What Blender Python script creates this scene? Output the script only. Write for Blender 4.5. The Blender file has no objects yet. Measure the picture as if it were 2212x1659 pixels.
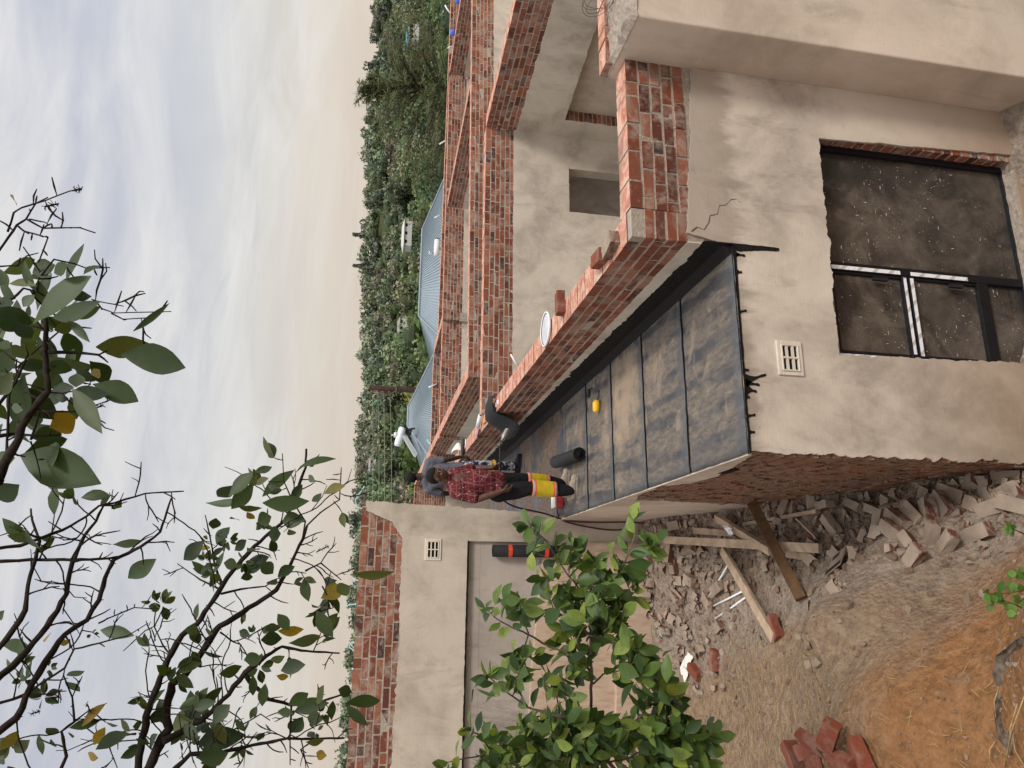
import bpy, math, random
from math import radians, sin, cos, pi
from mathutils import Vector, Matrix, noise
from mathutils.geometry import tessellate_polygon
R = random.Random(7)
V = Vector
scene = bpy.context.scene
COL = scene.collection

# ------------------------------------------------------------------ camera (solved from the vanishing points of the walls)
CAM = V((-0.887, -4.437, 2.45)); FOC = 1600.0
CR = V((0.963, -0.262, 0.057)); CD = V((0.005, -0.194, -0.981)); CF = V((0.268, 0.945, -0.185))
CF.normalize(); CR = (CR - CF*CR.dot(CF)).normalized(); CD = CF.cross(CR).normalized()
if CD.z > 0: CD = -CD
def ray(x, y):                       # photo position (2212 wide) -> direction with unit depth
    return CR*((1659-y-829.5)/FOC) + CD*((x-1106)/FOC) + CF
def onZ(x, y, z): d = ray(x, y); return CAM + d*((z-CAM.z)/d.z)
def onY(x, y, Y): d = ray(x, y); return CAM + d*((Y-CAM.y)/d.y)
def onX(x, y, X): d = ray(x, y); return CAM + d*((X-CAM.x)/d.x)
def atD(x, y, D): return CAM + ray(x, y)*D
def z3(x, y): return (x/3.0004, 1106 + y/3.0004)
def z2(x, y): return (x/3.0004, 553 + y/3.0004)
def z1(x, y): return (x/3.0004, y/3.0004)
def z4(x, y): return (737.3 + x/3.0004, y/3.0004)
def z5(x, y): return (737.3 + x/3.0004, 553 + y/3.0004)
def z6(x, y): return (737.3 + x/3.0004, 1106 + y/3.0004)
def z8(x, y): return (1474.7 + x/3.0004, 553 + y/3.0004)
def z9(x, y): return (1474.7 + x/3.0004, 1106 + y/3.0004)
def zb(x, y): return ((1340+x/3.072)/1.8228, (1400+y/3.072)/1.8228)
def zc(x, y): return ((2500+x/3.072)/1.8228, (1850+y/3.072)/1.8228)
def zw(x, y): return ((3200+x/2.6587)/1.8228, (1750+y/2.6587)/1.8228)
def zg(x, y): return ((2350+x/3.072)/1.8228, (2300+y/3.072)/1.8228)

# ------------------------------------------------------------------ object helpers
ORG = {}
def tag(o, label=None, cat=None, group=None, kind=None):
    if label: o["label"] = label
    if cat: o["category"] = cat
    if group: o["group"] = group
    if kind: o["kind"] = kind
    return o
def empty(name, loc, label=None, cat=None, group=None, rz=0):
    o = bpy.data.objects.new(name, None); COL.objects.link(o)
    o.location = loc; o.rotation_euler = (0, 0, rz); o.empty_display_size = .1
    ORG[o.name] = V(loc)
    return tag(o, label, cat, group)
def link(name, me, parent=None, loc=None):
    o = bpy.data.objects.new(name, me); COL.objects.link(o)
    if loc is not None: o.location = loc
    if parent is not None: o.parent = parent
    return o

class MB:
    def __init__(s): s.v = []; s.f = []; s.m = []; s.c = None
    def add(s, vs, fs, mi=0):
        b = len(s.v); s.v += [V(p) for p in vs]
        for f in fs: s.f.append([b+i for i in f]); s.m.append(mi)
    def hexa(s, p, mi=0):            # 8 corners: bottom 0-3 ccw, top 4-7
        s.add(p, [(3,2,1,0),(4,5,6,7),(0,1,5,4),(1,2,6,5),(2,3,7,6),(3,0,4,7)], mi)
    def box(s, a, b, mi=0, jit=0, rng=R):
        x0,y0,z0 = a; x1,y1,z1 = b
        p = [V(q) for q in ((x0,y0,z0),(x1,y0,z0),(x1,y1,z0),(x0,y1,z0),(x0,y0,z1),(x1,y0,z1),(x1,y1,z1),(x0,y1,z1))]
        if jit: p = [q+V((rng.uniform(-jit,jit),rng.uniform(-jit,jit),rng.uniform(-jit,jit))) for q in p]
        s.hexa(p, mi)
    def obox(s, c, h, M=None, mi=0, jit=0, rng=R):
        M = M or Matrix.Identity(3); c = V(c)
        p = []
        for q in ((-1,-1,-1),(1,-1,-1),(1,1,-1),(-1,1,-1),(-1,-1,1),(1,-1,1),(1,1,1),(-1,1,1)):
            w = V((q[0]*h[0],q[1]*h[1],q[2]*h[2]))
            if jit: w += V((rng.uniform(-jit,jit),rng.uniform(-jit,jit),rng.uniform(-jit,jit)))
            p.append(c + M @ w)
        s.hexa(p, mi)
    def tube(s, path, rad, n=8, mi=0, cap=True):
        path = [V(p) for p in path]; k = len(path)
        if not hasattr(rad, '__len__'): rad = [rad]*k
        up = None; rings = []
        for i in range(k):
            t = (path[min(i+1,k-1)] - path[max(i-1,0)])
            if t.length < 1e-9: t = V((0,0,1))
            t.normalize()
            if up is None:
                up = t.orthogonal().normalized()
            else:
                up = up - t*up.dot(t)
                up = up.normalized() if up.length > 1e-6 else t.orthogonal().normalized()
            b = t.cross(up)
            rings.append([path[i] + (up*cos(2*pi*j/n) + b*sin(2*pi*j/n))*rad[i] for j in range(n)])
        base = len(s.v)
        for r in rings: s.v += r
        for i in range(k-1):
            for j in range(n):
                s.f.append([base+i*n+j, base+i*n+(j+1)%n, base+(i+1)*n+(j+1)%n, base+(i+1)*n+j]); s.m.append(mi)
        if cap:
            s.f.append([base+j for j in range(n)][::-1]); s.m.append(mi)
            s.f.append([base+(k-1)*n+j for j in range(n)]); s.m.append(mi)
    def ell(s, c, r, M=None, nu=12, nv=8, mi=0):
        M = M or Matrix.Identity(3); c = V(c); base = len(s.v)
        s.v.append(c + M @ V((0,0,-r[2])))
        for i in range(1, nv):
            a = -pi/2 + pi*i/nv
            for j in range(nu):
                b = 2*pi*j/nu
                s.v.append(c + M @ V((r[0]*cos(a)*cos(b), r[1]*cos(a)*sin(b), r[2]*sin(a))))
        s.v.append(c + M @ V((0,0,r[2]))); top = len(s.v)-1
        for j in range(nu): s.f.append([base, base+1+(j+1)%nu, base+1+j]); s.m.append(mi)
        for i in range(nv-2):
            for j in range(nu):
                a = base+1+i*nu; s.f.append([a+j, a+(j+1)%nu, a+nu+(j+1)%nu, a+nu+j]); s.m.append(mi)
        a = base+1+(nv-2)*nu
        for j in range(nu): s.f.append([a+j, a+(j+1)%nu, top]); s.m.append(mi)
    def cap(s, p0, r0, p1, r1, n=14):  # capsule with two radii
        p0 = V(p0); p1 = V(p1); d = p1-p0; L = d.length
        M = d.to_track_quat('Z','Y').to_matrix() if L > 1e-6 else Matrix.Identity(3)
        rings = []
        for i in range(1,5): a = -pi/2 + pi/2*i/4; rings.append((r0*sin(a), r0*cos(a)))
        for i in range(0,4): a = pi/2*i/4; rings.append((L + r1*sin(a), r1*cos(a)))
        base = len(s.v); s.v.append(p0 + M @ V((0,0,-r0)))
        for h, rr in rings:
            for j in range(n): s.v.append(p0 + M @ V((rr*cos(2*pi*j/n), rr*sin(2*pi*j/n), h)))
        s.v.append(p0 + M @ V((0,0,L+r1))); top = len(s.v)-1
        for j in range(n): s.f.append([base, base+1+(j+1)%n, base+1+j]); s.m.append(0)
        for i in range(len(rings)-1):
            for j in range(n):
                a = base+1+i*n; s.f.append([a+j, a+(j+1)%n, a+n+(j+1)%n, a+n+j]); s.m.append(0)
        a = base+1+(len(rings)-1)*n
        for j in range(n): s.f.append([a+j, a+(j+1)%n, top]); s.m.append(0)
    def lathe(s, prof, c, n=24, M=None, mi=0):
        M = M or Matrix.Identity(3); c = V(c); base = len(s.v); k = len(prof)
        for r, h in prof:
            for j in range(n): s.v.append(c + M @ V((r*cos(2*pi*j/n), r*sin(2*pi*j/n), h)))
        for i in range(k-1):
            for j in range(n):
                s.f.append([base+i*n+j, base+i*n+(j+1)%n, base+(i+1)*n+(j+1)%n, base+(i+1)*n+j]); s.m.append(mi)
    def sheet(s, outer, holes, o, ux, uy, t, mi=0):   # flat slab with holes: o + u*ux + v*uy, thickness t along ux x uy
        o = V(o); ux = V(ux); uy = V(uy); n = ux.cross(uy).normalized()
        polys = [[V((p[0],p[1],0)) for p in outer]] + [[V((p[0],p[1],0)) for p in h] for h in holes]
        tris = tessellate_polygon(polys)
        flat = [p for pl in polys for p in pl]; N = len(flat); base = len(s.v)
        for p in flat: s.v.append(o + ux*p.x + uy*p.y + n*t)
        for p in flat: s.v.append(o + ux*p.x + uy*p.y)
        for a,b,c in tris:
            A,B,Cc = flat[a],flat[b],flat[c]
            if (B-A).cross(Cc-A).z < 0: b,c = c,b
            s.f.append([base+a,base+b,base+c]); s.m.append(mi)
            s.f.append([base+N+a,base+N+c,base+N+b]); s.m.append(mi)
        k = 0
        for pl in polys:
            m = len(pl)
            area = sum(pl[i].x*pl[(i+1)%m].y - pl[(i+1)%m].x*pl[i].y for i in range(m))
            for i in range(m):
                a = base+k+i; b = base+k+(i+1)%m
                q = [b, a, a+N, b+N]
                hole = pl is not polys[0]
                if (area < 0) != hole: q = q[::-1]
                s.f.append(q); s.m.append(mi)
            k += m
    def build(s, name, mats, parent=None, smooth=False, org=None, sub=None, bevel=0):
        if not isinstance(mats, (list, tuple)): mats = [mats]
        if org is None:
            org = ORG.get(parent.name, V((0,0,0))) if parent is not None else V((0,0,0))
        me = bpy.data.meshes.new(name)
        me.from_pydata([p-org for p in s.v], [], s.f); 
        for m in mats: me.materials.append(m)
        me.polygons.foreach_set('material_index', s.m)
        if smooth: me.polygons.foreach_set('use_smooth', [True]*len(me.polygons))
        me.update()
        o = link(name, me, parent)
        if parent is None and org.length > 0: o.location = org
        ORG[o.name] = V(org)
        if bevel:
            b = o.modifiers.new('bevel','BEVEL'); b.width = bevel; b.segments = 2; b.limit_method = 'ANGLE'
        return o
def jag(segs, rng, step=.03):
    """outline from (u, v, amplitude) points: the edge that STARTS at a point is broken up by that amplitude"""
    out = []; n = len(segs)
    for i in range(n):
        a = segs[i]; b = segs[(i+1)%n]; A = V((a[0],a[1])); B = V((b[0],b[1])); amp = a[2] if len(a) > 2 else 0
        out.append((A.x, A.y))
        if amp > 0:
            d = B-A; L = d.length; k = max(2, int(L/(step*.4))); d.normalize(); nn = V((-d.y, d.x)); off = rng.uniform(0,99)
            for j in range(1, k):
                t = j/k; w = min(1, 4*min(t, 1-t)+.25); q = L*t
                h = noise.noise(V((off+q*4.5,0,0)))*.9 + noise.noise(V((off+q*16,7,0)))*.65 + max(0,noise.noise(V((off+q*7,3,5)))-.15)*1.6 + noise.noise(V((off+q*60,2,2)))*.30
                p = A + (B-A)*t + nn*h*amp*w
                out.append((p.x, p.y))
    return out
def remesh(mb, vox, name, smooth_it=4):
    me = bpy.data.meshes.new('tmp'); me.from_pydata(mb.v, [], mb.f); me.update()
    o = link('tmp', me)
    m = o.modifiers.new('r','REMESH'); m.mode = 'VOXEL'; m.voxel_size = vox
    if smooth_it:
        sm = o.modifiers.new('s','SMOOTH'); sm.iterations = smooth_it; sm.factor = .5
    dg = bpy.context.evaluated_depsgraph_get(); dg.update()
    out = bpy.data.meshes.new_from_object(o.evaluated_get(dg)); out.name = name
    bpy.data.objects.remove(o); bpy.data.meshes.remove(me)
    return out
def copy_tree(o, parent=None):
    c = o.copy(); COL.objects.link(c)
    if parent is not None: c.parent = parent
    for ch in list(o.children): copy_tree(ch, c)
    return c
# ------------------------------------------------------------------ materials
class NT:
    def __init__(s, name):
        s.m = bpy.data.materials.new(name); s.m.use_nodes = True; s.t = s.m.node_tree; s.t.nodes.clear()
        s.out = s.n('ShaderNodeOutputMaterial')
    def n(s, typ, **kw):
        x = s.t.nodes.new(typ)
        for k, v in kw.items(): setattr(x, k, v)
        return x
    def L(s, a, b): s.t.links.new(a, b)
    def pos(s): return s.n('ShaderNodeNewGeometry').outputs['Position']
    def obj(s): return s.n('ShaderNodeTexCoord').outputs['Object']
    def scale(s, vec, sc, rot=(0,0,0)):
        m = s.n('ShaderNodeMapping'); m.inputs['Scale'].default_value = sc; m.inputs['Rotation'].default_value = rot; s.L(vec, m.inputs['Vector']); return m.outputs['Vector']
    def noise(s, vec, sc, det=4, rough=.55, dist=0):
        x = s.n('ShaderNodeTexNoise'); x.inputs['Scale'].default_value = sc; x.inputs['Detail'].default_value = det
        x.inputs['Roughness'].default_value = rough; x.inputs['Distortion'].default_value = dist; s.L(vec, x.inputs['Vector']); return x.outputs['Fac']
    def voro(s, vec, sc, feat='F1'):
        x = s.n('ShaderNodeTexVoronoi', feature=feat); x.inputs['Scale'].default_value = sc; s.L(vec, x.inputs['Vector']); return x
    def ramp(s, fac, stops):
        x = s.n('ShaderNodeValToRGB'); e = x.color_ramp.elements
        while len(e) < len(stops): e.new(.5)
        for i, (p, c) in enumerate(stops):
            e[i].position = p; e[i].color = (c[0],c[1],c[2],1) if hasattr(c,'__len__') else (c,c,c,1)
        s.L(fac, x.inputs['Fac']); return x.outputs['Color']
    def mix(s, f, a, b, mode='MIX'):
        x = s.n('ShaderNodeMix', data_type='RGBA', blend_type=mode)
        for k, v in ((0,f),(6,a),(7,b)):
            if hasattr(v,'is_linked') or hasattr(v,'links'): s.L(v, x.inputs[k])
            elif k == 0: x.inputs[k].default_value = v
            else: x.inputs[k].default_value = (v[0],v[1],v[2],1)
        return x.outputs[2]
    def math(s, op, a, b=0, c=0, clamp=False):
        x = s.n('ShaderNodeMath', operation=op, use_clamp=clamp)
        for i, v in enumerate((a,b,c)):
            if hasattr(v,'links'): s.L(v, x.inputs[i])
            else: x.inputs[i].default_value = v
        return x.outputs[0]
    def sep(s, v): x = s.n('ShaderNodeSeparateXYZ'); s.L(v, x.inputs[0]); return x.outputs
    def bump(s, h, strength=.4, dist=.02, nrm=None):
        x = s.n('ShaderNodeBump'); x.inputs['Strength'].default_value = strength; x.inputs['Distance'].default_value = dist
        s.L(h, x.inputs['Height'])
        if nrm is not None: s.L(nrm, x.inputs['Normal'])
        return x.outputs['Normal']
    def island(s): return s.n('ShaderNodeNewGeometry').outputs['Random Per Island']
    def done(s, col, rough=.85, nrm=None, spec=.3, metal=0, **kw):
        p = s.n('ShaderNodeBsdfPrincipled')
        if hasattr(col,'links'): s.L(col, p.inputs['Base Color'])
        else: p.inputs['Base Color'].default_value = (*col, 1)
        if hasattr(rough,'links'): s.L(rough, p.inputs['Roughness'])
        else: p.inputs['Roughness'].default_value = rough
        p.inputs['Specular IOR Level'].default_value = spec; p.inputs['Metallic'].default_value = metal
        if nrm is not None: s.L(nrm, p.inputs['Normal'])
        s.L(p.outputs[0], s.out.inputs[0]); s.p = p
        return s.m

def mat_plaster(name, base, dark, seed=0, stain=(0.16,.13,.10), warm=0, stainamt=.35, drip=False):
    t = NT(name); P = t.pos()
    P = t.scale(P, (1,1,1)); 
    mp = t.n('ShaderNodeMapping'); mp.inputs['Location'].default_value = (seed*3.1, seed*1.7, seed*.9); t.L(t.pos(), mp.inputs['Vector']); P = mp.outputs['Vector']
    n1 = t.noise(P, 1.3, 6, .6, .4); n2 = t.noise(P, 6, 8, .65, .6); n3 = t.noise(P, 45, 5, .7)
    c = t.mix(t.ramp(n1, [(.38,0),(.60,1)]), dark, base)
    nb_ = t.noise(t.scale(P,(1,1,.7)), 1.1, 7, .66, 1.0); c = t.mix(t.math('MULTIPLY', t.ramp(nb_, [(.48,0),(.66,1)]), .55), c, [min(.72,b*1.28) for b in base])
    c = t.mix(t.math('MULTIPLY', t.ramp(n2, [(.45,0),(.75,1)]), .5), c, [b*1.13 for b in base])
    st = t.noise(t.scale(P, (1,1,.35)), 2.8, 8, .74, .6)
    c = t.mix(t.math('MULTIPLY', t.ramp(st, [(.55,0),(.72,1)]), stainamt), c, stain)
    if drip:      # damp run-off staining under the roof edge, brown bounce and shade painted toward the foot
        z = t.sep(t.pos())[2]; sn = t.noise(t.scale(t.pos(), (1,1,.3)), 5, 5, .6)
        g = t.ramp(t.math('ADD', t.math('MULTIPLY', z, 1.6), t.math('MULTIPLY', sn, .9)), [(.0,0),(.28,0),(.44,1)])
        c = t.mix(t.math('MULTIPLY', g, .55), c, (.22,.165,.125))
        g2 = t.ramp(t.math('MULTIPLY', z, -.4), [(.45,0),(1,1)]); c = t.mix(t.math('MULTIPLY', g2, .75), c, (.30,.205,.125))
    # small pits and trowel marks
    vo = t.voro(P, 9); pit = t.math('LESS_THAN', vo.outputs['Distance'], .045)
    c = t.mix(t.math('MULTIPLY', pit, .55), c, stain)
    tr = t.noise(t.scale(P, (3,3,22)), 3, 3, .6)
    c = t.mix(t.math('MULTIPLY', t.ramp(tr, [(.5,0),(.8,1)]), .22), c, [b*.8 for b in base])
    h = t.math('ADD', t.math('MULTIPLY', n3, .25), t.math('ADD', t.math('MULTIPLY', n2, .6), t.math('MULTIPLY', tr, .5)))
    nr = t.bump(h, .25, .010)
    return t.done(c, .92, nr, .15)
M_PLAS = mat_plaster('beige_render', (.52,.44,.35), (.385,.315,.245), 0)
M_PLASF = mat_plaster('beige_render_front', (.55,.475,.39), (.345,.29,.235), 0, stainamt=.5, drip=True)
M_PLAS2 = mat_plaster('beige_render_house', (.54,.47,.385), (.375,.32,.26), 5, stainamt=.4)
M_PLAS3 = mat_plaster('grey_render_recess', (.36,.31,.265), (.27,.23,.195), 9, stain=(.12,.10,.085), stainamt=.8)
M_PIER = mat_plaster('pink_beige_render', (.56,.46,.37), (.43,.345,.27), 13, stainamt=.32)
M_WING = mat_plaster('pale_render_wing', (.51,.44,.355), (.37,.31,.245), 17, stainamt=.42)
def mat_plinth():
    t = NT('splashed_render'); P = t.pos()
    n = t.noise(t.scale(P,(1,1,.22)), 16, 6, .7, .3); n2 = t.noise(P, 3, 5, .6)
    c = t.ramp(n, [(.3,(.33,.22,.15)),(.48,(.47,.34,.245)),(.62,(.52,.41,.31)),(.75,(.40,.33,.26))])
    c = t.mix(t.math('MULTIPLY', n2, .35), c, (.36,.25,.17))
    return t.done(c, .95, t.bump(n,.5,.015), .1)
M_PLINTH = mat_plinth()
def mat_brick(name, mort=.42, tint=(1,1,1), top=True, dirt=.3):
    t = NT(name); P = t.pos(); r = t.island()
    def k(c): return (c[0]*tint[0], c[1]*tint[1], c[2]*tint[2])
    c = t.ramp(r, [(0,k((.060,.034,.030))),(.12,k((.13,.042,.028))),(.35,k((.20,.056,.030))),(.6,k((.26,.072,.036))),(.8,k((.33,.105,.055))),(1,k((.38,.16,.095)))])
    n1 = t.noise(P, 22, 6, .7); n2 = t.noise(P, 90, 4, .7); n3 = t.noise(P, 5, 5, .65, .5)
    c = t.mix(t.math('MULTIPLY', t.ramp(n1, [(.45,0),(.7,1)]), .5), c, k((.12,.050,.036)))
    sm = t.ramp(t.math('ADD', t.math('MULTIPLY', n3, .7), t.math('MULTIPLY', n1, .35)), [(.50,0),(.62,1)])
    c = t.mix(t.math('MULTIPLY', sm, mort), c, (.42,.35,.28))
    if top:
        N = t.sep(t.n('ShaderNodeNewGeometry').outputs['Normal'])[2]
        up = t.math('GREATER_THAN', N, .7)
        tc = t.ramp(t.noise(P, 9, 7, .72, .8), [(.34,(.34,.115,.07)),(.47,(.50,.23,.155)),(.58,(.58,.36,.27)),(.68,(.56,.45,.36))])
        c = t.mix(up, c, tc)
    d = t.noise(P, 2.2, 4, .6)
    c = t.mix(t.math('MULTIPLY', t.ramp(d,[(.5,0),(.75,1)]), dirt), c, (.10,.065,.05))
    nr = t.bump(t.math('ADD', n1, t.math('MULTIPLY', n2, .4)), .5, .012)
    return t.done(c, .9, nr, .2)
M_BRICK = mat_brick('red_clay_brick', .42, (.88,.90,.92))
M_BRICKD = mat_brick('sooty_red_brick', .5, (.72,.72,.74), True, .75)
M_BRICKW = mat_brick('worn_red_brick', .62, (.88,.90,.92))
M_LOOSE = mat_brick('loose_red_brick', .25, (1,.95,.95), False)
def mat_dusty():
    t = NT('dusty_brick'); P = t.pos(); r = t.island()
    n = t.noise(P, 14, 6, .7); n2 = t.noise(P, 70, 4, .7)
    red = t.ramp(r, [(0,(.10,.048,.036)),(.5,(.17,.068,.044)),(1,(.25,.115,.078))])
    dust = t.ramp(t.noise(P, 5, 3), [(.35,(.25,.19,.145)),(.65,(.36,.285,.22))])
    N = t.sep(t.n('ShaderNodeNewGeometry').outputs['Normal'])[2]
    f = t.math('ADD', t.math('MULTIPLY', N, .55), t.math('ADD', t.math('MULTIPLY', n, .9), t.math('MULTIPLY', r, .25)), clamp=False)
    c = t.mix(t.ramp(f, [(.46,0),(.64,1)]), red, dust)
    c = t.mix(t.math('MULTIPLY', t.math('LESS_THAN', t.voro(P, 55).outputs['Distance'], .16), .5), c, (.16,.12,.09))
    return t.done(c, .95, t.bump(t.math('ADD', n, n2), .5, .01), .1)
M_DUSTY = mat_dusty()
def mat_mortar(name, a=(.44,.38,.31), b=(.28,.235,.19)):
    t = NT(name); P = t.pos(); n = t.noise(P, 30, 6, .75); n1 = t.noise(P, 3, 4)
    c = t.mix(t.ramp(n, [(.35,0),(.65,1)]), b, a); c = t.mix(t.math('MULTIPLY', n1, .4), c, b)
    return t.done(c, .95, t.bump(n, .9, .02), .1)
M_MORT = mat_mortar('rough_mortar', (.50,.43,.35), (.33,.275,.22))
M_CONC = mat_mortar('rough_concrete', (.50,.42,.34), (.26,.21,.17))
def mat_side():   # hacked brick side wall of the annex, seen at a grazing angle
    t = NT('hacked_brickwork'); P = t.pos()
    s = t.sep(P); cmb = t.n('ShaderNodeCombineXYZ'); t.L(s[1], cmb.inputs[0]); t.L(s[2], cmb.inputs[1])
    br = t.n('ShaderNodeTexBrick'); t.L(cmb.outputs[0], br.inputs['Vector'])
    br.inputs['Scale'].default_value = 1; br.inputs['Brick Width'].default_value = .235; br.inputs['Row Height'].default_value = .085
    br.inputs['Mortar Size'].default_value = .011; br.inputs['Color1'].default_value = (.24,.075,.037,1); br.inputs['Color2'].default_value = (.14,.058,.036,1); br.inputs['Mortar'].default_value = (.26,.19,.14,1)
    n = t.noise(P, 16, 7, .72); n1 = t.noise(P, 2.2, 5, .6)
    c = t.mix(t.ramp(n, [(.44,0),(.60,.85)]), br.outputs['Color'], (.31,.225,.16))
    c = t.mix(t.ramp(n1, [(.42,0),(.68,.6)]), c, (.27,.13,.065))
    h = t.math('ADD', n, t.math('MULTIPLY', br.outputs['Fac'], -.6))
    return t.done(c, .92, t.bump(h, .9, .03), .1)
M_SIDE = mat_side()
def mat_membrane():
    t = NT('torched_bitumen_sheet'); P = t.pos(); s = t.sep(P)
    n = t.noise(P, 3.2, 6, .65, .5); fine = t.noise(P, 60, 4, .7); n2 = t.noise(t.scale(P, (7,2.2,1)), 4, 6, .7, .4)
    tanc = t.ramp(n2, [(.28,(.060,.053,.049)),(.45,(.115,.096,.080)),(.62,(.175,.142,.112)),(.78,(.24,.185,.135))])
    dark = (.034,.037,.044)
    # dark bands that run across the strips in a slanting rhythm
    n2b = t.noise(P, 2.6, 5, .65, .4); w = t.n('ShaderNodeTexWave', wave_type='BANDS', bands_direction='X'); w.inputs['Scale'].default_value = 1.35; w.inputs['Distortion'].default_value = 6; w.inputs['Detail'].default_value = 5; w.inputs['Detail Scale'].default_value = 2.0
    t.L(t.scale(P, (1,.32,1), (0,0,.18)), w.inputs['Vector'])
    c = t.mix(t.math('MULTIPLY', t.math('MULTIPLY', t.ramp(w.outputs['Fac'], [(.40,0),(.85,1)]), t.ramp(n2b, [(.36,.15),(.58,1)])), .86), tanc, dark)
    c = t.mix(t.math('MULTIPLY', t.ramp(n, [(.54,0),(.70,1)]), .85), c, (.30,.22,.15))
    dv = t.n('ShaderNodeVectorMath', operation='DISTANCE'); t.L(t.scale(P,(1,.75,1)), dv.inputs[0]); dv.inputs[1].default_value = (.95,1.72,0)
    pat = t.ramp(t.math('ADD', dv.outputs['Value'], t.math('MULTIPLY', t.math('SUBTRACT', n2b, .5), 1.6)), [(.12,1),(.62,0)])
    c = t.mix(t.math('MULTIPLY', pat, .7), c, (.36,.265,.175))
    # blue-grey bleed beside each lap
    my = t.math('FRACT', t.math('DIVIDE', t.math('ADD', t.math('ADD', s[1], .03), t.math('MULTIPLY', t.math('SUBTRACT', t.noise(P, 5, 5, .65), .5), .05)), .9))
    e1 = t.math('ADD', my, t.math('MULTIPLY', t.math('SUBTRACT', n2, .5), .10))
    band = t.ramp(e1, [(.0,1),(.10,.65),(.17,0)])
    c = t.mix(t.math('MULTIPLY', band, .75), c, (.060,.070,.084))
    c = t.mix(t.ramp(my, [(0,1),(.012,1),(.02,0)]), c, (.012,.012,.014))
    ex = t.ramp(s[0], [(0,1),(.06,.5),(.14,0)])
    c = t.mix(t.math('MULTIPLY', ex, .6), c, (.06,.068,.08))
    c = t.mix(t.math('MULTIPLY', t.ramp(fine, [(.62,0),(.75,1)]), .5), c, (.26,.22,.18))
    rough = t.ramp(w.outputs['Fac'], [(.35,.8),(.7,.42)])
    return t.done(c, rough, t.bump(t.math('ADD', fine, t.math('MULTIPLY', n2, 1.5)), .35, .01), .35)
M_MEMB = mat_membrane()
def mat_screed():
    t = NT('primed_screed'); P = t.pos()
    n = t.noise(P, 1.9, 6, .62, .7); n2 = t.noise(t.scale(P,(5,1.5,1)), 6, 6, .7); f = t.noise(P, 70, 4, .75)
    c = t.ramp(n2, [(.35,(.055,.036,.026)),(.5,(.10,.065,.045)),(.66,(.16,.115,.08))])
    c = t.mix(t.ramp(n, [(.50,0),(.56,1)]), c, t_black(t, f))
    return t.done(c, t.ramp(n,[(.45,.8),(.6,.35)]), t.bump(f,.5,.008), .4)
def t_black(t, f): return t.ramp(f, [(.4,(.012,.013,.016)),(.7,(.10,.11,.12))])
M_SCREED = mat_screed()
def mat_bitumen(name='black_bitumen', base=(.006,.0055,.005), hi=(.022,.017,.014), rough=.62, spec=.18):
    t = NT(name); P = t.pos(); n = t.noise(t.scale(P,(2,2,6)), 9, 6, .7, .4); f = t.noise(P, 90, 3, .7)
    c = t.ramp(n, [(.4,base),(.75,hi)])
    return t.done(c, t.ramp(n,[(.35,rough),(.7,min(1,rough+.35))]), t.bump(t.math('ADD',n,f), .3, .008), spec)
M_BIT = mat_bitumen()
M_ROLL = mat_bitumen('membrane_roll_black', (.014,.014,.015), (.032,.031,.030), .6, .3)
def simple(name, col, rough=.6, spec=.4, metal=0, var=.18, sc=14, bump=.15):
    t = NT(name); O = t.obj(); n = t.noise(O, sc, 5, .65)
    c = t.mix(t.ramp(n,[(.35,0),(.65,1)]), [x*(1-var) for x in col], [min(1,x*(1+var)) for x in col])
    return t.done(c, rough, t.bump(n, bump, .006), spec, metal)
M_WOODD = simple('dusty_timber', (.40,.295,.205), .9, .15, 0, .22, 9)
M_WOODB = simple('brown_stained_timber', (.10,.052,.022), .75, .25, 0, .3, 10)
M_WHITE = simple('white_plastic', (.74,.74,.74), .45, .5, 0, .06)
M_LID = simple('lid_pale_grey', (.50,.49,.50), .5, .45, 0, .12, 7)
M_VENT = simple('vent_plastic', (.62,.55,.455), .55, .4, 0, .08, 9)
M_DARK = simple('dark_void', (.012,.010,.009), .9, .1)
M_FRAME = simple('black_aluminium', (.008,.008,.010), .45, .3, 0, .3)
M_RED = simple('red_plastic', (.55,.05,.06), .5, .4)
M_ORBAND = simple('red_orange_tape', (.62,.055,.025), .5, .4)
M_YEL = simple('yellow_plastic', (.85,.47,.02), .5, .4, 0, .1)
M_STEEL = simple('grey_steel', (.30,.28,.26), .42, .5, .8, .3)
M_BLACKP = simple('black_plastic', (.015,.015,.016), .5, .4)
M_HOSE = simple('dark_red_hose', (.060,.010,.008), .5, .4)
M_TURQ = simple('turquoise_strap', (.36,.72,.68), .5, .3, 0, .08)
M_PURP = simple('purple_handle', (.10,.04,.12), .5, .4)
M_PAPER = simple('dirty_paper', (.72,.68,.62), .8, .2, 0, .15, 6)
M_BLUE = simple('blue_plastic', (.045,.12,.55), .5, .4)
M_WIRE = simple('grey_wire', (.11,.10,.095), .5, .4, .3)
M_POLE = simple('creosoted_pole', (.045,.028,.022), .85, .2, 0, .3, 5)
M_CABLE = simple('aluminium_cable', (.20,.21,.13), .6, .3)
M_STRAW = simple('dry_straw', (.38,.255,.12), .9, .1, 0, .35, 20)
M_WALLW = simple('distant_whitewash', (.48,.47,.44), .8, .2)
M_ROOFD = simple('distant_roof', (.26,.24,.23), .7, .2)
M_ROOFT = simple('distant_teal_roof', (.10,.24,.26), .7, .2)
M_COLLECT = simple('collector_white', (.78,.80,.82), .35, .5, 0, .05)
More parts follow.
